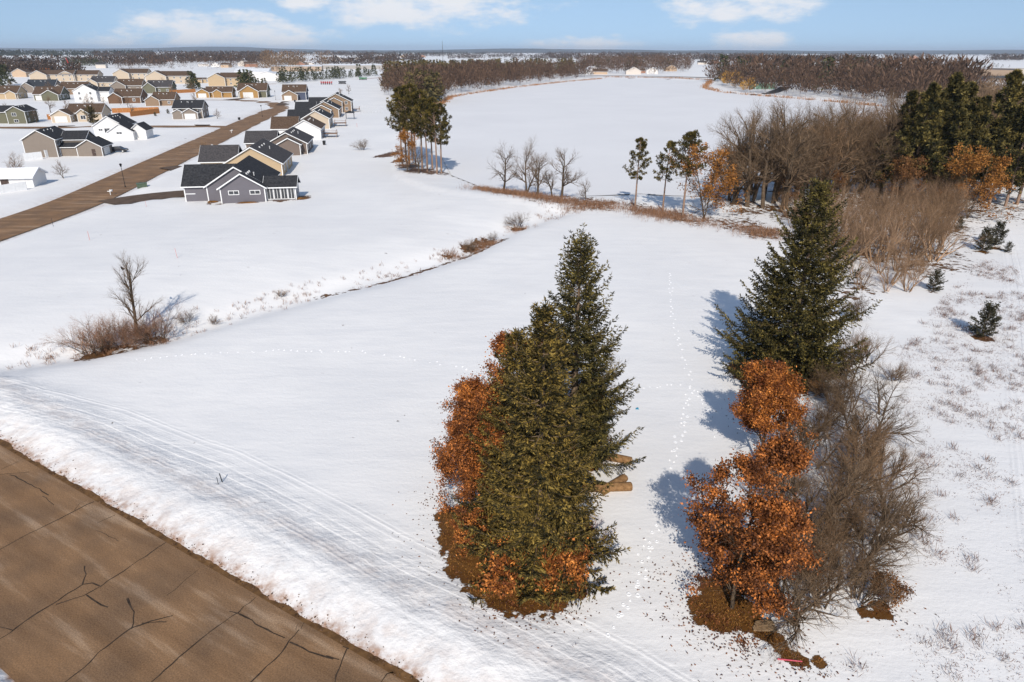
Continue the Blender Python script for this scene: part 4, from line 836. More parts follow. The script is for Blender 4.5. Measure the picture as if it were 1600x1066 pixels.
# larger buildings farther back
def block_row(label, px, py, blocks, wall, roof, cat='building', **k): return house(label, px, py, blocks, wall, roof, cat=cat, name='apartment_building' if 'apartment' in label else 'building', vents=0, **k)
block_row('cream apartment block with brown roofs, centre one of three', 178, 126, [(3, 4, 24, 14, 5.6, 'x', .5), (0, 0, 13, 10, 5.6, 'y', .5)], CREAM, 'brown')
block_row('cream apartment block with long brown roof right of the centre one', 229, 132, [(8, 4, 24, 13, 5.6, 'x', .5), (0, 0, 15, 10, 5.6, 'y', .5)], CREAM, 'brown')
block_row('cream apartment block with many windows, rightmost of three', 326, 135.5, [(8, 3, 20, 13, 5.6, 'x', .5), (0, 0, 12, 10, 5.6, 'y', .5)], BEIGE, 'brown')
block_row('low flat tan apartment annex with brown awning roof', 287, 131, [(0, 2, 20, 9, 3.0, 'x', .2), (4, 0, 10, 4, 2.8, 'x', .5)], BEIGE, 'brown')
block_row('apartment block with brown roofs and white dormer at the far left', 48, 128, [(6, 4, 26, 13, 5.2, 'x', .5), (0, 0, 13, 9, 5.2, 'y', .5)], CREAM, 'brown')
block_row('brown-roofed apartment wing behind the estate', 92, 127.5, [(4, 3, 26, 13, 5.0, 'x', .5), (0, 0, 13, 9, 5.0, 'y', .45)], CREAM, 'brown')
block_row('orange timber barn under construction far left', 42, 112, [(0, 0, 26, 14, 4.2, 'x', .25)], (190, 110, 50), 'brown', auto=False)
block_row('white metal shed with pale blue roof behind the apartments', 368, 121, [(0, 0, 32, 18, 5, 'x', .3)], WHITE, 'white', auto=False)
block_row('low white metal building with gabled end next to the conifer row', 398, 127, [(0, 0, 22, 20, 4.5, 'y', .25)], WHITE, 'white', auto=False)
block_row('long tan warehouse behind the conifer row', 424, 112, [(0, 0, 62, 20, 6, 'x', .12)], (170, 150, 132), 'white', auto=False)
block_row('long grey warehouse right of the tan one', 505, 108.5, [(0, 0, 85, 20, 5, 'x', .1)], (160, 155, 150), 'snow', auto=False)
R_ = random.Random(77)
pal = [((225, 222, 218), 'snow'), ((190, 165, 140), 'brown'), ((205, 195, 185), 'grey'), ((160, 120, 100), 'brown'), ((220, 215, 210), 'white')]
far_spots = [(6, 106), (20, 121), (150, 107), (255, 96), (310, 104), (330, 105), (345, 106), (372, 104), (382, 105), (298, 92), (318, 92), (402, 93), (452, 104), (462, 105), (476, 101), (520, 96), (535, 97), (555, 94), (590, 92), (600, 91), (612, 92), (625, 90), (640, 91), (655, 90), (745, 84), (920, 116), (927, 117), (978, 117), (992, 115), (1010, 116), (1005, 100), (1040, 112), (1090, 101), (1115, 100), (1180, 108), (1196, 99), (1220, 98), (1250, 95), (1268, 94), (1300, 96), (1322, 96), (1380, 93), (1400, 95), (1420, 93)]
for k, (px, py) in enumerate(far_spots):
    c, r_ = pal[k % 5]; wd = R_.uniform(12, 20) * (1 + (py < 100) * .8)
    x, y = at0(px, py); o = empty('distant_house', (x, y, 0), R_.uniform(-.3, .5)); tag(o, 'tiny pale house far off on the plain below the horizon', 'house', 'distant houses on the plain')
    gable_block(o, (0, 0, wd, R_.uniform(8, 12), R_.uniform(3.2, 5.5), 'xy'[k % 2], .5), c, r_, 0)
# warehouse / store on the far right
x, y = at0(1517, 125); o = empty('store_building', (x, y, 0), math.radians(-4)); tag(o, 'long flat tan store building with white entrance on the far right', 'store')
sx = 0
for wd, h, c, nm in ((42, 9, (150, 130, 112), 'wall'), (48, 10, (186, 176, 164), 'wall'), (24, 13, (225, 222, 218), 'entrance'), (62, 11, (180, 170, 158), 'wall')):
    MB().box(sx, -.02 * sx / 10, -.5, sx + wd, 50, h).build(nm, wall_m(c), o)
    MB().box(sx + 2, -1.6, 0, sx + wd - 2, -.9, h * .45).build('shopfront', M_glass if c != (225, 222, 218) else M_trim, o); sx += wd + .05
block_row('green-roofed house in the trees beyond the inlet', 1180, 140, [(0, 0, 15, 10, 4.5, 'x', .6)], (120, 150, 130), 'grey', auto=False)
tag(strip('far_driveway', poly0([(1180, 149), (1205, 146), (1222, 140), (1232, 133)]), 4.0, .3, mat('dark_drive', (.03, .028, .028), (.06, .055, .05), .3, .8)), kind='structure')
tag(strip('lake_road', poly0([(900, 119.5), (960, 119.2), (1040, 120.2), (1110, 122.2), (1300, 124)]), 6.0, .5, M_drive), kind='structure')
tag(strip('lake_verge', poly0([(940, 121.3), (1000, 121.0), (1060, 122.2), (1115, 124.5)]), 7.0, .3, mat('brown_verge', (.16, .085, .035), (.26, .15, .07), .1, .9)), kind='structure')
tag(strip('highway', poly0([(-100, 108), (100, 107), (200, 106), (240, 106)]), 7.0, .3, M_drive), kind='structure')
tag(strip('far_lane', poly0([(405, 133), (480, 129), (560, 124.5), (600, 121.5)]), 3.0, .3, mat('pinkish_lane', (.42, .3, .27), (.6, .5, .46), .1, .9)), kind='structure')

# ------------------------------------------------------------------ far woods (single masses)
def fuzz_trees(spots, h, kind, seed, n=70, wfac=.36, fat=1.0):
    """many small trees as loose slivers: spots (x,y)"""
    rng = np.random.default_rng(seed); parts = []; N = len(spots); XY = np.array(spots)
    hs = h * rng.uniform(.45, 1.22, N); zb = hgt(XY[:, 0], XY[:, 1])
    u = rng.random((N, n)); a = rng.uniform(0, 2 * PI, (N, n)); 
    if kind == 'conifer': zr = .1 + .88 * u; rad = (1 - zr) * .9 + .08; rr_ = rng.random((N, n)) ** .5 * rad
    else: zr = .16 + .82 * u; rad = np.sin(PI * np.clip((zr - .1) / .95, 0, 1)) ** .7; rr_ = rng.random((N, n)) ** .6 * rad
    w_ = hs[:, None] * wfac
    P = np.stack([XY[:, 0:1] + np.cos(a) * rr_ * w_, XY[:, 1:2] + np.sin(a) * rr_ * w_, zb[:, None] + zr * hs[:, None]], 2).reshape(-1, 3)
    if kind == 'conifer': D = np.stack([np.cos(a), np.sin(a), np.full_like(a, -.25)], 2)
    else: D = np.stack([np.cos(a) * .6, np.sin(a) * .6, np.full_like(a, .9)], 2)
    D = D.reshape(-1, 3) + rng.normal(0, .28, (N * n, 3)); D /= np.linalg.norm(D, axis=1)[:, None]
    L = np.repeat(hs, n) * rng.uniform(.08, .19, N * n) * fat ** .5; W = L * (rng.uniform(.05, .12, N * n) if kind != 'conifer' else rng.uniform(.12, .24, N * n)) * fat
    parts.append(blades(P, D, L, W, rng))
    T = np.stack([XY[:, 0], XY[:, 1], zb - .3], 1); parts.append(blades(T, np.tile([[0, 0, 1.]], (N, 1)), hs * .75, hs * .012 + .05, rng))
    return joinVF(parts)
M_fw = mat('far_wood_twigs', (0.032, 0.019, 0.013), (0.155, 0.094, 0.062), island=True); M_fwb = mat('far_wood_brown', (0.10, 0.062, 0.036), (0.25, 0.165, 0.10), island=True)
M_fc = mat('far_conifers', (0.020, 0.026, 0.014), (0.085, 0.085, 0.035), island=True); M_fo = mat('far_olive_pines', (0.05, 0.045, 0.016), (0.16, 0.12, 0.045), island=True)
def wood(name, label, poly, n, dmin, h, kind, m, seed, k=70, wf=.36, cat='wood'):
    sp = [at0(*p) for p in scatter(poly, n, dmin, seed, 25)]
    V, F = fuzz_trees(sp, h, kind, seed, int(k * 1.3), wf, 1.15); o = link(name, new_mesh(name, V, F=F), m); return tag(o, label, cat, kind='stuff')
wood('far_woods', 'brown bare wood beyond the inlet right of the lake', [(1105, 127), (1160, 147), (1290, 155), (1385, 163), (1470, 180), (1520, 165), (1500, 140), (1420, 128), (1330, 124), (1250, 124), (1150, 120)], 430, 5, 18, 'bare', M_fw, 1, 100)
wood('far_conifers', 'dark conifers dotted through the wood beyond the inlet', [(1120, 128), (1160, 135), (1230, 145), (1420, 150), (1450, 135), (1250, 124), (1130, 120)], 44, 9, 19, 'conifer', M_fc, 2, 130, .24)
wood('far_willows', 'yellow willows on the far shore point', [(1115, 130), (1135, 136), (1165, 146), (1180, 147), (1175, 142), (1120, 128)], 9, 6, 10, 'bare', M_willow, 3, 200, .45)
wood('far_woods', 'tan brush strip behind the dark pine stand', [(1420, 190), (1480, 165), (1540, 150), (1590, 165), (1650, 200), (1640, 232), (1500, 225)], 230, 5, 10, 'bare', M_fwb, 4, 90, .45)
wood('far_woods', 'brown bare wood along the left lake shore', [(640, 166), (690, 160), (700, 150), (745, 144), (800, 136), (880, 127), (930, 122), (900, 117), (800, 121), (700, 128), (650, 138), (600, 142), (600, 150), (640, 152)], 420, 5, 14, 'bare', M_fw, 5, 90)
wood('far_conifers', 'olive pine plantation behind the left lake shore wood', [(600, 141), (640, 137), (700, 127), (800, 120), (900, 116), (905, 112), (800, 114), (700, 117), (620, 126)], 330, 5.5, 15, 'conifer', M_fo, 6, 90, .3)
wood('far_conifers', 'olive pines at the tip of the left lake shore wood', [(640, 165), (680, 163), (690, 155), (670, 150), (640, 152)], 40, 4.5, 13, 'conifer', M_fo, 16, 130, .3)
wood('conifer_row', 'dark conifer windbreak row behind the houses', [(432, 130), (440, 127), (500, 124), (585, 117.5), (588, 119), (500, 127), (440, 131.5)], 60, 5, 10, 'conifer', M_fc, 7, 120, .36)
wood('conifer_clump', 'dark conifer clump behind the mustard houses', [(378, 140), (405, 139), (418, 143), (380, 145)], 9, 4, 11, 'conifer', M_fc, 8, 200, .45)
wood('conifer_clump', 'dark conifers at the far left edge of the estate', [(-5, 134), (14, 133), (14, 137), (-5, 138)], 5, 4, 14, 'conifer', M_fc, 9, 200, .4)
wood('conifer_clump', 'dark conifers by the low tan annex', [(292, 139), (306, 138), (308, 142), (293, 143)], 4, 3, 10, 'conifer', M_fc, 10, 200, .45)
wood('far_woods', 'bare trees behind the apartment blocks', [(185, 112), (440, 108), (470, 112), (440, 103), (300, 101), (180, 106)], 90, 9, 15, 'bare', M_fw, 11, 60, .5)
wood('far_woods', 'big bare trees around the far warehouses', [(400, 122), (425, 118), (520, 107), (560, 107), (500, 101), (420, 106)], 34, 8, 20, 'bare', M_fwb, 12, 110, .45)
wood('conifer_row', 'dark conifer belt across the snow field on the far left', [(99, 104.5), (162, 104.5), (162, 102.5), (99, 102)], 46, 7, 11, 'conifer', M_fc, 13, 50, .4)
wood('far_woods', 'bare town trees on the far side of the lake', [(905, 117), (960, 117), (1025, 117), (1075, 113), (1080, 100), (1000, 93), (920, 97), (900, 108)], 620, 6, 16, 'bare', M_fw, 14, 50, .45)
wood('far_conifers', 'dark conifers among the far lakeside town trees', [(905, 113), (960, 115), (1060, 112), (1060, 98), (920, 97)], 40, 10, 15, 'conifer', M_fc, 15, 60, .26)
wood('far_conifers', 'row of small dark conifers on the far right snow field', [(1484, 107), (1580, 107.5), (1580, 106), (1484, 105.5)], 12, 12, 9, 'conifer', M_fc, 17, 50, .4)
wood('far_woods', 'single bare trees on the far right snow field', [(1440, 106), (1485, 105), (1480, 103), (1435, 103)], 7, 15, 14, 'bare', M_fw, 18, 60, .5)
M_belt = mat('far_belt_bare', (0.022, 0.015, 0.012), (0.10, 0.066, 0.048), island=True); M_beltc = mat('far_belt_conifer', (0.012, 0.015, 0.010), (0.05, 0.05, 0.026), island=True)
def belt(label, x0, x1, y, h, m, kind, seed, depth=1.2, n=None):
    poly = [(x0, y - depth), (x1, y - depth), (x1, y), (x0, y)]
    if y - depth < 81.8: poly = [(x0, 81.8), (x1, 81.8), (x1, y), (x0, y)]
    n = n or int((x1 - x0) * (2.6 if y < 100 else 1.5)); R = random.Random(seed); sp = []
    ylo = poly[0][1]
    while len(sp) < n:
        px, py = R.uniform(x0, x1), R.uniform(ylo, y)
        if vnoise(np.array([px / 23.0]), np.array([py / 2.0]), seed)[0] < .34 and R.random() < .85: n -= 1; continue
        sp.append(at0(px, py))
    sp = [(a, b) for a, b in sp if b < 15000]
    V, F = fuzz_trees(sp, h, kind, seed, 15, .55, 3.4); tag(link('tree_belt', new_mesh('tree_belt', V, F=F), m), label, 'trees', kind='stuff')
belts = [(-60, 130, 118, 9, M_belt, 'bare', 'bare yard trees at the far left behind the apartments'), (0, 260, 103.5, 12, M_belt, 'bare', 'bare trees along the far left highway'), (230, 420, 99, 13, M_belt, 'bare', 'bare trees between the far left sheds'), (420, 620, 103, 12, M_belt, 'bare', 'bare trees behind the long warehouses'), (640, 900, 89.5, 12, M_belt, 'bare', 'sparse trees of the middle far fields'), (1080, 1330, 95.5, 13, M_belt, 'bare', 'bare trees around the far right roofs'), (-80, 240, 88, 19, M_beltc, 'conifer', 'dark wooded belt below the horizon far left'), (150, 420, 92, 17, M_belt, 'bare', 'bare wooded belt behind the far left fields'), (300, 620, 89, 16, M_belt, 'bare', 'tree belt beyond the far warehouses'), (380, 760, 85.5, 15, M_beltc, 'conifer', 'dark tree line under the middle-left horizon'), (560, 660, 97, 14, M_belt, 'bare', 'scattered trees around the far farmsteads'), (600, 1000, 84.5, 15, M_belt, 'bare', 'brown tree line under the middle horizon'),
         (700, 950, 93, 10, M_belt, 'bare', 'hedge of small trees crossing the far fields'), (850, 1200, 89, 17, M_belt, 'bare', 'brown wooded plain beyond the lake town'), (860, 1240, 94, 15, M_belt, 'bare', 'bare trees of the plain behind the lake town'), (1100, 1260, 104, 14, M_belt, 'bare', 'bare trees in front of the far right settlement'), (1150, 1420, 99, 13, M_belt, 'bare', 'trees through the far right settlement'), (1000, 1620, 85.5, 15, M_beltc, 'conifer', 'dark tree line under the right horizon'), (1280, 1480, 91, 15, M_belt, 'bare', 'tree belt at the left of the far right snow fields'), (1540, 1640, 96, 16, M_belt, 'bare', 'wooded corner at the far right snow field'), (1380, 1620, 88, 14, M_belt, 'bare', 'tree belt behind the far right snow fields'), (0, 190, 100, 10, M_belt, 'bare', 'scattered bushes on the far left snow fields'), (-60, 90, 113, 11, M_belt, 'bare', 'bare trees behind the timber barn'), (170, 300, 101, 13, M_belt, 'bare', 'bare trees beyond the highway')]
for k, (x0, x1, y, h, m, kd, lb) in enumerate(belts): belt(lb, x0, x1, y, h, m, kd, 100 + k, depth=3.0 if y > 86 else 1.5)
# hills on the horizon
hx = np.linspace(-16000, 16000, 260); rows = []
for yy, amp in ((9000, 0), (11000, .7), (13500, 1), (17000, .6), (24000, 0)):
    z = amp * (42 + 110 * fbm(hx / 2600 + yy, hx * 0 + yy / 900, 4, 31)); rows.append(np.stack([hx, np.full_like(hx, yy), np.maximum(z, 0) - 1], 1))
V = np.concatenate(rows); m_ = len(hx); ii = np.concatenate([np.arange(m_ - 1) + r * m_ for r in range(4)])
tag(link('hills', new_mesh('hills', V, F=np.stack([ii, ii + 1, ii + 1 + m_, ii + m_], 1), smooth=True), mat('wooded_hills', (.03, .035, .035), (.10, .10, .10), .004, .95, detail=8)), kind='structure')

# ------------------------------------------------------------------ small things
M_black = mat('black_metal', (.012, .012, .014), (.03, .03, .03), 3, .5); M_wood = mat('orange_fence_wood', (.30, .12, .035), (.46, .20, .07), 3, .8); M_white = M_trim
def street_lamp(px, py, label, h=4.6):
    o = empty('street_lamp', at(px, py)); tag(o, label, 'street lamp', 'street lamps along the estate street')
    MB().tube((0, 0, -.2), (0, 0, .5), .13, .10, 10).build('base', M_black, o); MB().tube((0, 0, .5), (0, 0, h - .5), .06, .045, 8).build('pole', M_black, o)
    hd = MB().tube((0, 0, h - .5), (0, 0, h - .05), .12, .24, 8).build('lantern', M_black, o); MB().tube((0, 0, h - .04), (0, 0, h + .15), .3, .05, 8).build('cap', M_black, hd)
street_lamp(196, 293, 'black street lamp beside the near stretch of the estate street'); street_lamp(410, 183, 'black street lamp near the street bend'); street_lamp(431, 157, 'black street lamp between the two houses at the bend')
o = empty('utility_box', at(223, 296), .5); tag(o, 'low green utility box in the snow by the street', 'utility box')
MB().box(-.9, -.5, -.1, .9, .5, .75).build('cabinet', mat('green_cabinet', (.05, .075, .05), (.09, .12, .08), 2, .6), o); MB().box(-.95, -.55, .752, .95, .55, .86).build('lid', mat('green_cabinet2', (.07, .10, .07), (.12, .15, .11), 2, .6), o)
def mailbox(px, py, label):
    o = empty('mailbox', at(px, py), .1); tag(o, label, 'mailbox'); MB().box(-.05, -.05, -.2, .05, .05, 1.15).build('post', M_white, o); MB().box(-.45, -.06, .75, .45, .06, .87).build('arm', M_white, o); MB().box(.12, -.22, .872, .42, .26, 1.1).build('box', M_white, o)
mailbox(173, 305, 'white mailbox post at the mouth of the grey house driveway'); mailbox(362, 208, 'white mailbox post at the side street corner'); mailbox(331, 232, 'white mailbox post halfway up the street')
def bin_(px, py, label, m=M_black):
    o = empty('trash_bin', at(px, py)); tag(o, label, 'bin'); MB().hexa([(-.28, -.3, 0), (.28, -.3, 0), (.28, .3, 0), (-.28, .3, 0)], [(-.36, -.4, 1.0), (.36, -.4, 1.0), (.36, .4, 1.0), (-.36, .4, 1.0)]).build('body', m, o); MB().hexa([(-.4, -.44, 1.002), (.4, -.44, 1.002), (.4, .44, 1.002), (-.4, .44, 1.002)], [(-.34, -.3, 1.12), (.34, -.3, 1.12), (.34, .42, 1.16), (-.34, .42, 1.16)]).build('lid', m, o)
bin_(374, 188, 'black wheeled bin by the snowy corner lot'); bin_(226, 217, 'green wheeled bin beside the white farmhouse garage', mat('green_bin', (.02, .22, .06), (.03, .28, .08), 2, .5)); bin_(461, 161, 'black wheeled bin on the verge at the street bend')
bin_(507, 229, 'dark bin alone on the snow behind the row of houses')
def car(px, py, rz, body, label):
    o = empty('parked_car', at(px, py), rz); tag(o, label, 'car')
    prof = [(-2.2, .35), (-2.25, .75), (-1.6, .95), (-.95, 1.42), (.55, 1.45), (1.25, 1.0), (2.15, .82), (2.25, .38)]
    m = MB(); n = len(prof); vs = [(x, -.86 if z < 1.1 else -.66, z) for x, z in prof] + [(x, .86 if z < 1.1 else .66, z) for x, z in prof]
    m.add(vs, [tuple(range(n)), tuple(range(2 * n - 1, n - 1, -1))] + [(k, n + k, n + (k + 1) % n, (k + 1) % n) for k in range(n)]); m.build('body', body, o)
    for x in (-1.4, 1.4):
        for s in (-1, 1): wlo = MB().tube((x, s * .68, .33), (x, s * .9, .33), .33, .33, 12).build('wheel', M_black, o); MB().tube((x, s * .9, .33), (x, s * .915, .33), .2, .2, 10).build('rim', M_pipe, wlo)
    for s in (-1, 1): MB().add([(-.95, s * .80, 1.0), (1.0, s * .80, 1.0), (.5, s * .70, 1.38), (-.85, s * .70, 1.36)], [(0, 1, 2, 3) if s < 0 else (3, 2, 1, 0)]).build('side_window', M_glass, o)
    for s in (-.55, .55): MB().box(2.2, s - .2, .6, 2.27, s + .2, .74).build('headlight', M_pipe, o)
M_carb = mat('dark_car_paint', (.02, .02, .025), (.03, .03, .035), 2, .25, spec=.6); M_carr = mat('maroon_car_paint', (.12, .015, .02), (.14, .02, .025), 2, .25, spec=.6); M_cars = mat('silver_car_paint', (.4, .41, .43), (.45, .46, .48), 2, .25, spec=.6)
car(186, 240, .1, M_carb, 'dark car parked in front of the taupe house garage'); car(99, 155, .2, M_carb, 'dark pickup-sized car between the sage and white houses')
for k, px in enumerate((1524, 1536, 1549, 1556, 1563, 1570, 1580, 1590)): car(px, 126.5, 1.4, (M_carb, M_carr, M_carb, M_cars)[k % 4], '%s parked car before the far right store, number %s from its left corner' % (('dark', 'maroon', 'dark', 'silver')[k % 4], ('one', 'two', 'three', 'four', 'five', 'six', 'seven', 'eight')[k]))
# fences
def board_fence(name, label, p0, p1, h, m, wd=.9):
    a = np.array(at(*p0)); b = np.array(at(*p1)); L = float(np.hypot(*(b - a)[:2])); o = empty(name, tuple(a), math.atan2(b[1] - a[1], b[0] - a[0])); tag(o, label, 'fence')
    n = max(1, int(L / wd)); me = None
    for k in range(n):
        if me is None: c = MB().box(0, -.03, -.3, L / n - .03, .03, h).build('board', m, o); me = c.data
        else: c = link('board', me, None, o)
        c.location = (k * L / n, .004 * (k % 2), .02 * (k % 3))
    for k in range(0, n + 1, 3): MB().box(k * L / n - .06, .05, -.3, k * L / n + .06, .16, h + .08).build('post', m, o)
board_fence('wooden_fence', 'orange board fence between the cream house and the snowy yard, long side', (205, 184), (250, 178.5), 1.9, M_wood, 1.8)
board_fence('wooden_fence', 'orange board fence behind the white farmhouse', (176, 178), (249, 176), 1.9, M_wood, 1.8)
board_fence('wooden_fence', 'orange board fence behind the corner lot house', (266, 147), (306, 145), 1.9, M_wood, 1.8)
board_fence('wooden_fence', 'short orange board fence left of the cream garage', (75, 188), (86, 188), 1.9, M_wood, 1.2)
board_fence('vinyl_fence', 'white panel fence by the taupe house, longer left run', (40, 254), (68, 251), 1.75, M_white, 1.8); board_fence('vinyl_fence', 'white panel fence by the taupe house, short right run', (73, 249), (88, 246.5), 1.75, M_white, 1.8)
board_fence('vinyl_fence', 'white panel fence around the shed at the left edge', (-10, 308), (44, 300), 1.5, M_white, 1.8)
def wire_fence(label, p0, p1):
    a = np.array(at(*p0)); b = np.array(at(*p1)); L = float(np.hypot(*(b - a)[:2])); o = empty('wire_fence', tuple(a), math.atan2(b[1] - a[1], b[0] - a[0])); tag(o, label, 'fence')
    for k in range(8): MB().box(k * L / 7 - .05, -.05, -.3, k * L / 7 + .05, .05, 1.3).build('post', M_pipe, o)
    for z in (.4, .8, 1.2): MB().box(0, -.015, z, L, .015, z + .03).build('rail', M_pipe, o)
wire_fence('low grey rail fence behind the last house, front run', (562, 178), (597, 178)); wire_fence('low grey rail fence behind the last house, back run', (563, 170), (598, 170.5))
# bare garden trees
for k, (px, py, s_, lb) in enumerate([(100, 282, .30, 'small round bare tree on the snowy lawn by the street'), (28, 280, .42, 'bushy bare tree by the shed at the left edge'), (80, 178, .55, 'bare tree between the green and cream houses'), (340, 187, .30, 'bare bush on the corner lot'), (318, 243, .28, 'bare sapling beside the street near the beige house'), (206, 180, .3, 'bare sapling in front of the orange fence'), (545, 148, .45, 'bare tree left of the last house'), (533, 150, .35, 'small bare tree behind the blue-walled house'), (58, 193, .4, 'bare tree right of the green two-storey house')]):
    plant('bare_tree', bare_v[(2, 2, 0, 2, 1, 3, 0, 4, 1)[k]], BT, at(px, py), lb, 'tree', rz=k, s=s_)
for k, (px, py) in enumerate(scatter([(5, 150), (60, 140), (150, 136), (300, 140), (330, 150), (300, 166), (200, 172), (30, 182), (0, 175)], 26, 9, 33)):
    plant('bare_tree', bare_v[k % 5], BT, at(px, py), 'small bare garden tree between the houses of the estate', 'tree', 'bare garden trees of the estate', rz=k * 1.9, s=.3 + .3 * ((k * 7) % 5) / 4)
plant('young_conifer', js, (M_sbark, M_pine_dark), at(146, 196), 'dark garden conifer beside the white farmhouse', 'conifer', s=1.5); plant('young_conifer', js, (M_sbark, M_pine_dark), at(263, 179), 'tiny garden conifer left of the corner lot house', 'conifer', s=.45); plant('young_conifer', js, (M_sbark, M_pine_dark), at(243, 183), 'tiny garden conifer at the end of the orange fence', 'conifer', s=.4)
# deck, farm machines, mast
def deck(px, py, label):
    o = empty('deck', at(px, py), HR); tag(o, label, 'deck'); m = mat('deck_wood', (.20, .12, .08), (.3, .2, .14), 2, .8)
    for k in range(10): MB().box(0, k * .4, 1.0, 4.2, k * .4 + .37, 1.06).build('plank', m, o)
    for x in (.1, 4.0):
        for y in (.1, 3.8): MB().box(x - .07, y - .07, -.2, x + .07, y + .07, 2.0).build('post', m, o)
    MB().box(.18, .06, 1.92, 3.92, .14, 2.0).build('rail', m, o); MB().box(3.96, .18, 1.92, 4.04, 3.72, 2.0).build('rail', m, o)
deck(522, 199, 'wooden back deck of the cream house'); deck(505, 217, 'wooden back deck of the white house'); deck(547, 176, 'wooden back deck of the last house in the row')
o = empty('patio_canopy', at(541, 188), HR); tag(o, 'dark patio canopy on posts behind the sixth house', 'canopy')
for x in (0, 3):
    for y in (0, 3): MB().box(x - .06, y - .06, -.1, x + .06, y + .06, 2.3).build('post', M_black, o)
MB().add([(-.3, -.3, 2.3), (3.3, -.3, 2.3), (3.3, 3.3, 2.3), (-.3, 3.3, 2.3), (1.5, 1.5, 3.1)], [(0, 1, 4), (1, 2, 4), (2, 3, 4), (3, 0, 4), (3, 2, 1, 0)]).build('roof', M_black, o)
def implement(px, py, m, label, L=7):
    o = empty('farm_implement', at(px, py), .1); tag(o, label, 'farm machine'); MB().box(0, -.2, .9, L, .2, 1.3).build('frame', m, o)
    for k in range(6): MB().tube((k * L / 5, -.2, .45), (k * L / 5, .2, .45), .45, .45, 12).build('wheel', M_black, o); MB().hexa([(k * L / 5 - .2, -.9, 1.32), (k * L / 5 + .5, -.9, 1.32), (k * L / 5 + .5, .9, 1.32), (k * L / 5 - .2, .9, 1.32)], [(k * L / 5 - .3, -1, 2.2), (k * L / 5 + .6, -1, 2.2), (k * L / 5 + .6, 1, 2.2), (k * L / 5 - .3, 1, 2.2)]).build('hopper', m, o)
implement(502, 133, mat('red_machine', (.35, .02, .02), (.45, .04, .04), 2, .5), 'red farm implement parked on the snow beyond the houses', 8); implement(530, 132.5, M_carb, 'dark farm implement right of the red one', 5); implement(562, 126, mat('green_machine', (.02, .16, .05), (.03, .22, .07), 2, .5), 'green farm machine by the end of the conifer row', 6)
o = empty('radio_mast', (*at0(692, 97), 0)); tag(o, 'thin lattice radio mast rising over the horizon', 'mast')
for a in range(3): MB().tube((.9 * math.cos(a * 2.094), .9 * math.sin(a * 2.094), 0), (.25 * math.cos(a * 2.094), .25 * math.sin(a * 2.094), 46), .16, .12, 5).build('leg', M_black, o)
for k in range(14):
    z = 3 * k + 1; r_ = .9 - .65 * z / 46
    for a in range(3): MB().tube((r_ * math.cos(a * 2.094), r_ * math.sin(a * 2.094), z), (r_ * math.cos((a + 1) * 2.094), r_ * math.sin((a + 1) * 2.094), z + 2.5), .07, .07, 4).build('brace', M_black, o)
o = empty('crane_boom', (*at0(112, 110), 0)); tag(o, 'leaning red crane boom above the far left roofs', 'crane'); M_red = MATS['red_machine']
for s in (-.5, .5): MB().tube((s, 0, 0), (s * .3 - 4, 0, 15), .35, .25, 6).build('chord', M_red, o)
for k in range(7): MB().tube((-.5 - 4 * k / 7, 0, 15 * k / 7), (.5 - 4 * (k + .5) / 7, 0, 15 * (k + .6) / 7), .15, .15, 5).build('brace', M_red, o)
# stakes, posts, logs and scraps near the camera
def stake(px, py, h, r, m, label, lean=(0, 0), name='stake'):
    o = MB().tube((0, 0, -.2), (lean[0], lean[1], h), r, r * .9, 7).tube((lean[0], lean[1], h), (lean[0] * 1.03, lean[1] * 1.03, h + .03), r * .9, r * .4, 7).build(name, m); o.location = at(px, py); tag(o, label, 'stake')
M_iron = mat('iron_post', (.02, .025, .03), (.05, .055, .06), 3, .6); M_pink = mat('pink_stake', (.55, .18, .16), (.65, .28, .24), 3, .6)
stake(349, 759, .62, .035, M_iron, 'thicker dark post stuck in the snow beside the ruts', (-.1, 0), 'post'); stake(342.5, 763, .5, .022, M_iron, 'thinner dark post left of its taller neighbour by the ruts', (-.02, 0), 'post')
stake(280, 417, 1.2, .025, M_pink, 'pinkish survey stake on the snow beyond the ditch tree', (-.1, 0)); stake(558, 200, 1.3, .05, M_pink, 'pinkish stake on the snow behind the fifth house')
stake(85, 360, 1.2, .03, M_iron, 'thin dark stake on the snow below the estate street'); stake(142, 383, 1.2, .03, M_pink, 'thin stake on the snow above the slender ditch tree'); stake(229, 325, 1.0, .02, M_pink, 'thin stake in the snow below the grey house driveway')
M_log = mat('tan_log_wood', (.16, .085, .035), (.32, .18, .08), 6, .85, bump=.3); M_logend = mat('log_end', (.38, .24, .12), (.5, .34, .18), 8, .8)
def log(px, py, rz, L, r, label, tilt=0.0):
    o = empty('cut_log', at(px, py, r * .75), rz); o.rotation_euler = (0, tilt, rz); tag(o, label, 'log'); n = 16; m = MB(); R = random.Random(int(px))
    rings = [(-L, r * .98), (-L * .5, r * 1.04), (-.08, r), (-.02, r * .95), (0, r * .82)]
    vs = []; 
    for x, rad in rings:
        for k in range(n): t = 2 * PI * k / n; q_ = rad * (1 + .05 * math.sin(3 * t + x)); vs.append((x, q_ * math.cos(t), q_ * math.sin(t)))
    fs = [(i * n + k, i * n + (k + 1) % n, (i + 1) * n + (k + 1) % n, (i + 1) * n + k) for i in range(len(rings) - 1) for k in range(n)] + [tuple(range(n - 1, -1, -1))]
    m.add(vs, fs); m.build('bark', M_log, o, smooth=True); e_ = MB().tube((.0, 0, 0), (.015, 0, 0), r * .82, r * .78, n).build('cut_end', M_logend, o)
log(986, 772, .05, 3.0, .28, 'tan cut log poking out under the front spruce, lowest of three'); log(976, 757, .75, 2.2, .26, 'tan cut log above the lowest one, angled upward', 0); log(986, 731, -.35, 2.4, .27, 'tan cut log topmost of the three under the spruce')
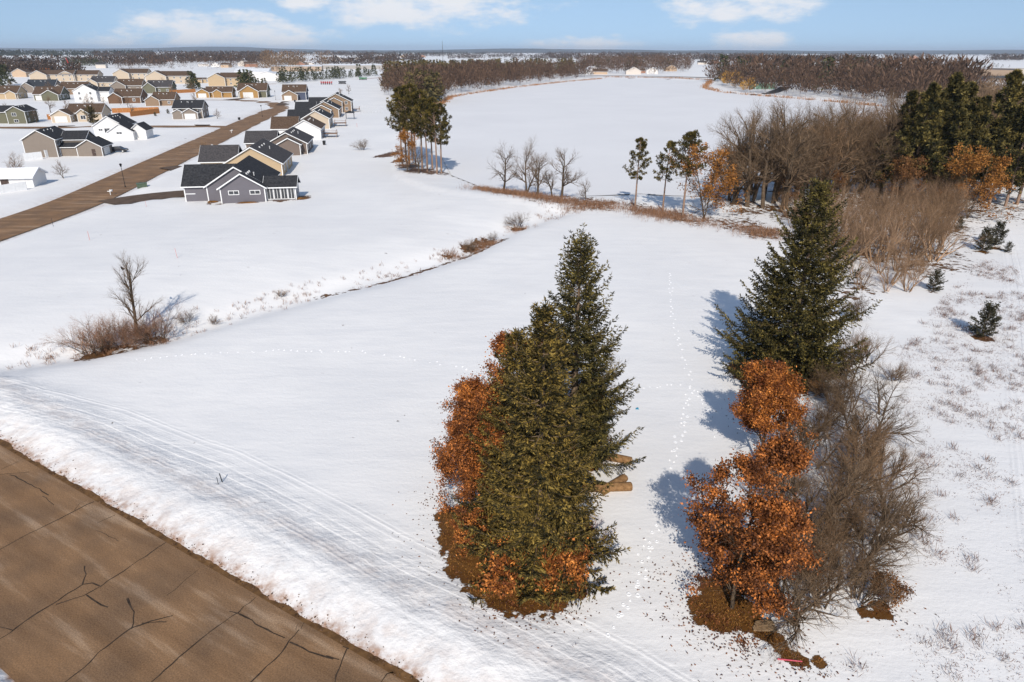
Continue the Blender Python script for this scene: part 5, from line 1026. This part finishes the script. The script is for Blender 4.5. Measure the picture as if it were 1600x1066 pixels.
o = empty('timber_pile', at(1192, 990), .1); tag(o, 'small pile of weathered boards at the foot of the nearest oak', 'boards')
M_plk = mat('weathered_board', (.16, .10, .055), (.34, .23, .13), 4, .85)
for k in range(4): c = MB().box(-.55 + .05 * k, -.1, 0, .55 - .04 * k, .1, .07).build('board', M_plk, o); c.location = (.03 * k, .12 * k - .1, .05 + .075 * (k // 2)); c.rotation_euler = (0, .02 * k, .1 * k - .12)
c = MB().tube((-1.0, 0, .06), (.9, .0, .05), .035, .03, 8).build('red_pole', mat('pink_red_paint', (.5, .06, .10), (.6, .12, .16), 3, .6)); c.location = at(1233, 1041); c.rotation_euler = (0, 0, -.12); c.scale = (.55, 1, 1); tag(c, 'pinkish red pole lying on the snow at the bottom of the right row', 'pole')
c = MB().hexa([(-.12, -.08, 0), (.12, -.1, 0), (.14, .08, 0), (-.1, .1, 0)], [(-.06, -.05, .1), (.08, -.04, .14), (.05, .05, .12), (-.07, .04, .08)]).build('litter_scrap', mat('blue_scrap', (.01, .14, .25), (.02, .22, .35), 4, .5)); c.location = at(995, 644); tag(c, 'small blue scrap lying on the snow right of the centre spruces', 'litter')
M_mulch = mat('mulch_bed', (.05, .022, .008), (.24, .11, .03), 3, .9, bump=.6, bscale=6)
for px, py, rx, ry, lb in [(462, 315, 3.6, .9, 'brown grassy bed below the sunroom of the grey house'), (333, 318, 1.2, .7, 'brown mulch heap left of the small gable of the grey house'), (388, 321, 2.4, .5, 'narrow brown bed along the foot of the grey gable wall')]:
    rr_ = random.Random(px); vs = [(0, 0, .22)]; n_ = 22
    for ring, zz in ((.55, .18), (1.0, -.12)):
        for k in range(n_): t = 2 * PI * k / n_; f_ = ring * rr_.uniform(.78, 1.15); vs.append((rx * f_ * math.cos(t), ry * f_ * math.sin(t), zz + rr_.uniform(-.04, .04)))
    fs = [(0, 1 + k, 1 + (k + 1) % n_) for k in range(n_)] + [(1 + k, 1 + n_ + k, 1 + n_ + (k + 1) % n_, 1 + (k + 1) % n_) for k in range(n_)]
    c = MB().add(vs, fs).build('mulch_bed', M_mulch, smooth=True); c.location = at(px, py); c.rotation_euler = (0, 0, HR); tag(c, lb, 'flower bed')
# bird in the bare tree
x, y, z = at(214, 522); kb_ = fit_h(BT1, 8.6); e_ = np.array([q_[3:6] for l_ in BT1[1:3] for q_ in l_]) * kb_; e_ = e_[np.argmin(np.hypot(e_[:, 0] + 1.3, e_[:, 2] - 6.4))]
o = empty('bird', (x + e_[0], y + e_[1], z + e_[2] + .12), 2.6); tag(o, 'black bird perched high in the slender ditch tree', 'bird')
bm_ = [(-.32, .015, .0), (-.2, .03, .01), (-.1, .09, .03), (.02, .11, .06), (.1, .08, .12), (.15, .055, .17), (.2, .05, .19), (.24, .02, .19), (.29, .005, .18)]
vs = [(a, r_ * math.cos(2 * PI * k / 10), c_ + r_ * math.sin(2 * PI * k / 10)) for a, r_, c_ in bm_ for k in range(10)]
fs = [(i * 10 + k, i * 10 + (k + 1) % 10, (i + 1) * 10 + (k + 1) % 10, (i + 1) * 10 + k) for i in range(len(bm_) - 1) for k in range(10)]
b_ = MB(); b_.add(vs, fs); b_.build('body', M_black, o, smooth=True)
for s in (-.03, .03): MB().tube((.02, s, -.14), (.02, s, .0), .008, .01, 5).build('leg', M_black, o)

# ------------------------------------------------------------------ ground cover stuff
def stuff(name, label, V, F, m): return tag(link(name, new_mesh(name, V, F=F), m), label, kind='stuff')
rng2 = np.random.default_rng(4)
def sample_px(poly, n, rng):
    W = np.array([at0(*p) for p in poly]); lo, hi = W.min(0), W.max(0); out = []
    while sum(map(len, out)) < n:
        p = rng.uniform(lo, hi, (n * 2, 2)); out.append(p[inside(p[:, 0], p[:, 1], [tuple(q_) for q_ in W])])
    return np.concatenate(out)[:n]
def tufts(P, rng, h, k, spread, wd, lean=.5):
    N = len(P); hh = np.repeat(h, k) if np.ndim(h) else np.full(N * k, h)
    B = np.repeat(P, k, 0) + rng.normal(0, 1, (N * k, 2)) * np.repeat(spread, k)[:, None] if np.ndim(spread) else np.repeat(P, k, 0) + rng.normal(0, spread, (N * k, 2))
    z = hgt(B[:, 0], B[:, 1]) - .02; D = np.column_stack([rng.normal(0, lean, (N * k, 2)), np.ones(N * k)]); D /= np.linalg.norm(D, axis=1)[:, None]
    return blades(np.column_stack([B, z]), D, hh * rng.uniform(.5, 1.3, N * k), wd, rng)
M_weed = mat('dry_weed_stalks', (0.07, 0.035, 0.025), (0.26, 0.15, 0.11), island=True); M_grass = mat('dry_grass', (0.10, 0.042, 0.008), (0.40, 0.19, 0.05), island=True); M_reed = mat('dry_reeds', (0.11, 0.052, 0.030), (0.36, 0.20, 0.115), island=True)
# weeds of the right-hand slope: clumped
wp = sample_px([(1290, 1066), (1300, 1000), (1440, 880), (1420, 700), (1400, 560), (1470, 470), (1520, 420), (1580, 400), (1660, 640), (1700, 1090)], 17000, rng2)
dn_ = fbm(wp[:, 0] / 3.2, wp[:, 1] / 3.2, 3, 44) + .5 * fbm(wp[:, 0] / 9, wp[:, 1] / 9, 2, 45); wp = wp[dn_ > -.16 + .34 * rng2.random(len(wp))]
stuff('weeds', 'sparse dry weeds poking through the snow on the right slope', *joinVF([tufts(wp, rng2, rng2.uniform(.06, .2, len(wp)), 3, .10, .011, .9), tufts(wp[::45], rng2, .5, 30, .2, .011, .6)]), M_weed)
bp = []
for a, b, r, s in BARE[:26]:
    x, y = at0(a, b); k = int(110 * r * r); t = rng2.uniform(0, 2 * PI, k); q_ = np.sqrt(rng2.random(k)) * r * 1.0; bp.append(np.column_stack([x + q_ * np.cos(t), y + q_ * np.sin(t)]))
bp = np.concatenate(bp); stuff('dry_grass', 'matted golden-brown dry grass under the near trees', *tufts(bp, rng2, rng2.uniform(.08, .22, len(bp)), 4, .07, .012, .9), M_grass)
# reeds along the lake edge and the swale
def along(pl, n, spread, rng):
    P = np.array(poly0(pl)); s_ = np.concatenate([[0], np.cumsum(np.hypot(*np.diff(P, axis=0).T))]); t = rng.uniform(0, s_[-1], n)
    q_ = np.column_stack([np.interp(t, s_, P[:, 0]), np.interp(t, s_, P[:, 1])]) + rng.normal(0, spread, (n, 2))
    return q_[(vnoise(t / 2.2, t * 0, 7) + .35 * vnoise(t / .7, t * 0, 8)) > .60]
rp = along([(745, 302), (800, 310), (850, 318), (900, 326), (960, 327), (1000, 333), (1060, 346), (1100, 352), (1150, 362), (1215, 374)], 3600, 1.7, rng2)
stuff('reeds', 'dry reddish reeds and brush along the near lake edge', *tufts(rp, rng2, rng2.uniform(.4, 1.15, len(rp)), 9, .3, .016, .28), M_reed)
sp_ = np.concatenate([along([(690, 402), (720, 392), (745, 383), (770, 374)], 420, .8, rng2), along([(280, 512), (430, 468), (600, 428), (700, 397)], 150, 1.2, rng2), along([(795, 360), (830, 350)], 120, .8, rng2), along([(20, 560), (110, 550), (270, 522)], 220, 1.0, rng2), along([(840, 342), (900, 330)], 90, 1.2, rng2)])
stuff('dry_grass', 'dry grass tufts standing along the snowy ditch', *tufts(sp_, rng2, rng2.uniform(.2, .6, len(sp_)), 10, .15, .014, .35), M_reed)
fp_ = along([(945, 122), (1000, 122.5), (1060, 123.5), (1110, 126.5), (1100, 138), (1130, 145), (1180, 149.5), (1260, 156), (1320, 161), (1390, 168)], 900, 1.0, rng2)
stuff('reeds', 'rusty reed fringe along the far lake shore', *tufts(fp_, rng2, 1.6, 5, 1.2, .12, .3), mat('far_reeds', (.24, .11, .045), (.42, .22, .11), island=True))
fp_ = along([(640, 168), (690, 163), (704, 152.5), (745, 145.5), (800, 137.5), (880, 128.5), (945, 122.8)], 900, .8, rng2)
stuff('reeds', 'rusty reed fringe along the left lake shore', *tufts(fp_, rng2, 1.4, 5, 1.0, .1, .3), MATS['far_reeds'])
# fallen oak leaves
lp = []
for a, b, r, k in [(738, 850, 3.2, 500), (800, 950, 2.4, 420), (870, 950, 2.2, 320), (1110, 970, 2.6, 620), (1160, 1010, 2.4, 420), (1100, 900, 2.0, 160), (1030, 905, 3.0, 90), (1190, 660, 3.5, 160), (1250, 1050, 2.0, 160), (1380, 960, 1.5, 120), (690, 790, 2.5, 160)]:
    x, y = at0(a, b); t = rng2.uniform(0, 2 * PI, k); q_ = np.abs(rng2.normal(0, .6, k)) * r; lp.append(np.column_stack([x + q_ * np.cos(t), y + q_ * np.sin(t)]))
lp = np.concatenate(lp); D = np.column_stack([rng2.normal(0, 1, (len(lp), 2)), rng2.normal(.1, .25, len(lp))]); D /= np.linalg.norm(D, axis=1)[:, None]
V, F = blades(np.column_stack([lp, hgt(lp[:, 0], lp[:, 1]) + .03]), D, rng2.uniform(.08, .17, len(lp)), .035, rng2)
stuff('leaf_litter', 'fallen brown oak leaves scattered on the snow', V, F, leafmat('fallen_leaves', (.06, .02, .008), (.28, .10, .03)))
al_ = rng2.uniform(-60, 60, 2600); q_ = np.abs(rng2.normal(0, .38, 2600)) + .05; gp = np.column_stack([ROAD_A[0] + RD[0] * al_ + RN[0] * q_, ROAD_A[1] + RD[1] * al_ + RN[1] * q_])
D = rng2.normal(0, 1, (2600, 3)); D[:, 2] = np.abs(D[:, 2]) * .5; D /= np.linalg.norm(D, axis=1)[:, None]; gs = rng2.uniform(.02, .10, 2600) * rng2.uniform(.4, 1, 2600)
V, F = joinVF([blades(np.column_stack([gp, np.maximum(hgt(gp[:, 0], gp[:, 1]), 0) + .012]), D, gs * 1.5, gs * .6, rng2) for _ in range(2)])
stuff('grit', 'brown grit and slush crumbs along the edge of the ploughed bank', V, F, mat('road_grit', (.05, .025, .012), (.22, .13, .08), island=True))
# animal tracks: rims of small prints pressed in the snow
def prints(pl, step, side, size, rng):
    P = np.array(poly0(pl)); s_ = np.concatenate([[0], np.cumsum(np.hypot(*np.diff(P, axis=0).T))]); t = np.arange(0, s_[-1], step); t = t + rng.normal(0, step * .12, len(t))
    x = np.interp(t, s_, P[:, 0]); y = np.interp(t, s_, P[:, 1]); x = x + np.where(np.arange(len(t)) % 2, side, -side) + rng.normal(0, .09, len(t)); y = y + rng.normal(0, .12, len(t))
    return np.column_stack([x, y, np.full(len(t), size * .52) * rng.uniform(.45, 1.3, len(t))])[rng.random(len(t)) > .15]
pr = np.concatenate([prints([(1046, 432), (1048, 480), (1056, 530), (1072, 580), (1080, 600)], .75, .08, .16, rng2), prints([(1078, 610), (1072, 640), (1066, 670), (1060, 692), (1052, 712)], .38, .14, .17, rng2), prints([(1052, 712), (1040, 760), (1032, 800), (1022, 845), (1010, 880)], .5, .14, .14, rng2), prints([(1012, 850), (1000, 910), (985, 935), (968, 965), (950, 1000)], .32, .13, .17, rng2), prints([(960, 618), (1010, 612), (1075, 604)], .5, .06, .13, rng2), prints([(215, 566), (330, 556), (450, 550), (560, 553), (640, 565), (740, 583)], .62, .07, .13, rng2), prints([(1075, 604), (1105, 640), (1120, 690)], .6, .1, .13, rng2)])
n_ = 10; th = np.arange(n_) * 2 * PI / n_; Vp, Fp = [], []
for k, (x, y, s_) in enumerate(pr):
    zb = gz(x, y)
    for rad, dz in ((1.3, -.02), (1.0, .03), (.75, .02), (.4, .0)):
        Vp.append(np.column_stack([x + s_ * rad * np.cos(th), y + s_ * rad * 1.2 * np.sin(th), np.full(n_, zb + dz)]))
    b = k * 4 * n_
    for rI in range(3):
        for j in range(n_): Fp.append((b + rI * n_ + j, b + rI * n_ + (j + 1) % n_, b + (rI + 1) * n_ + (j + 1) % n_, b + (rI + 1) * n_ + j))
me = new_mesh('footprints', np.concatenate(Vp), F=np.array(Fp), smooth=True)
tag(link('footprints', me, mat('loose_snow', (.80, .80, .81), (.84, .84, .84), 3, .6)), 'animal and boot prints dotted across the snow field', kind='stuff')

# ------------------------------------------------------------------ air
hz_ = MB().box(-16900, -90, -1.8, 16900, 26900, 150).build('haze', None)
hm = bpy.data.materials.new('winter_haze'); hm.use_nodes = True; hm.node_tree.nodes.clear()
ho = hm.node_tree.nodes.new('ShaderNodeOutputMaterial'); hv = hm.node_tree.nodes.new('ShaderNodeVolumePrincipled')
hv.inputs['Density'].default_value = 0.00006; hv.inputs['Color'].default_value = (.72, .84, 1.0, 1); hv.inputs['Anisotropy'].default_value = 0.0
hm.node_tree.links.new(hv.outputs[0], ho.inputs['Volume']); hz_.data.materials.append(hm); tag(hz_, kind='stuff')
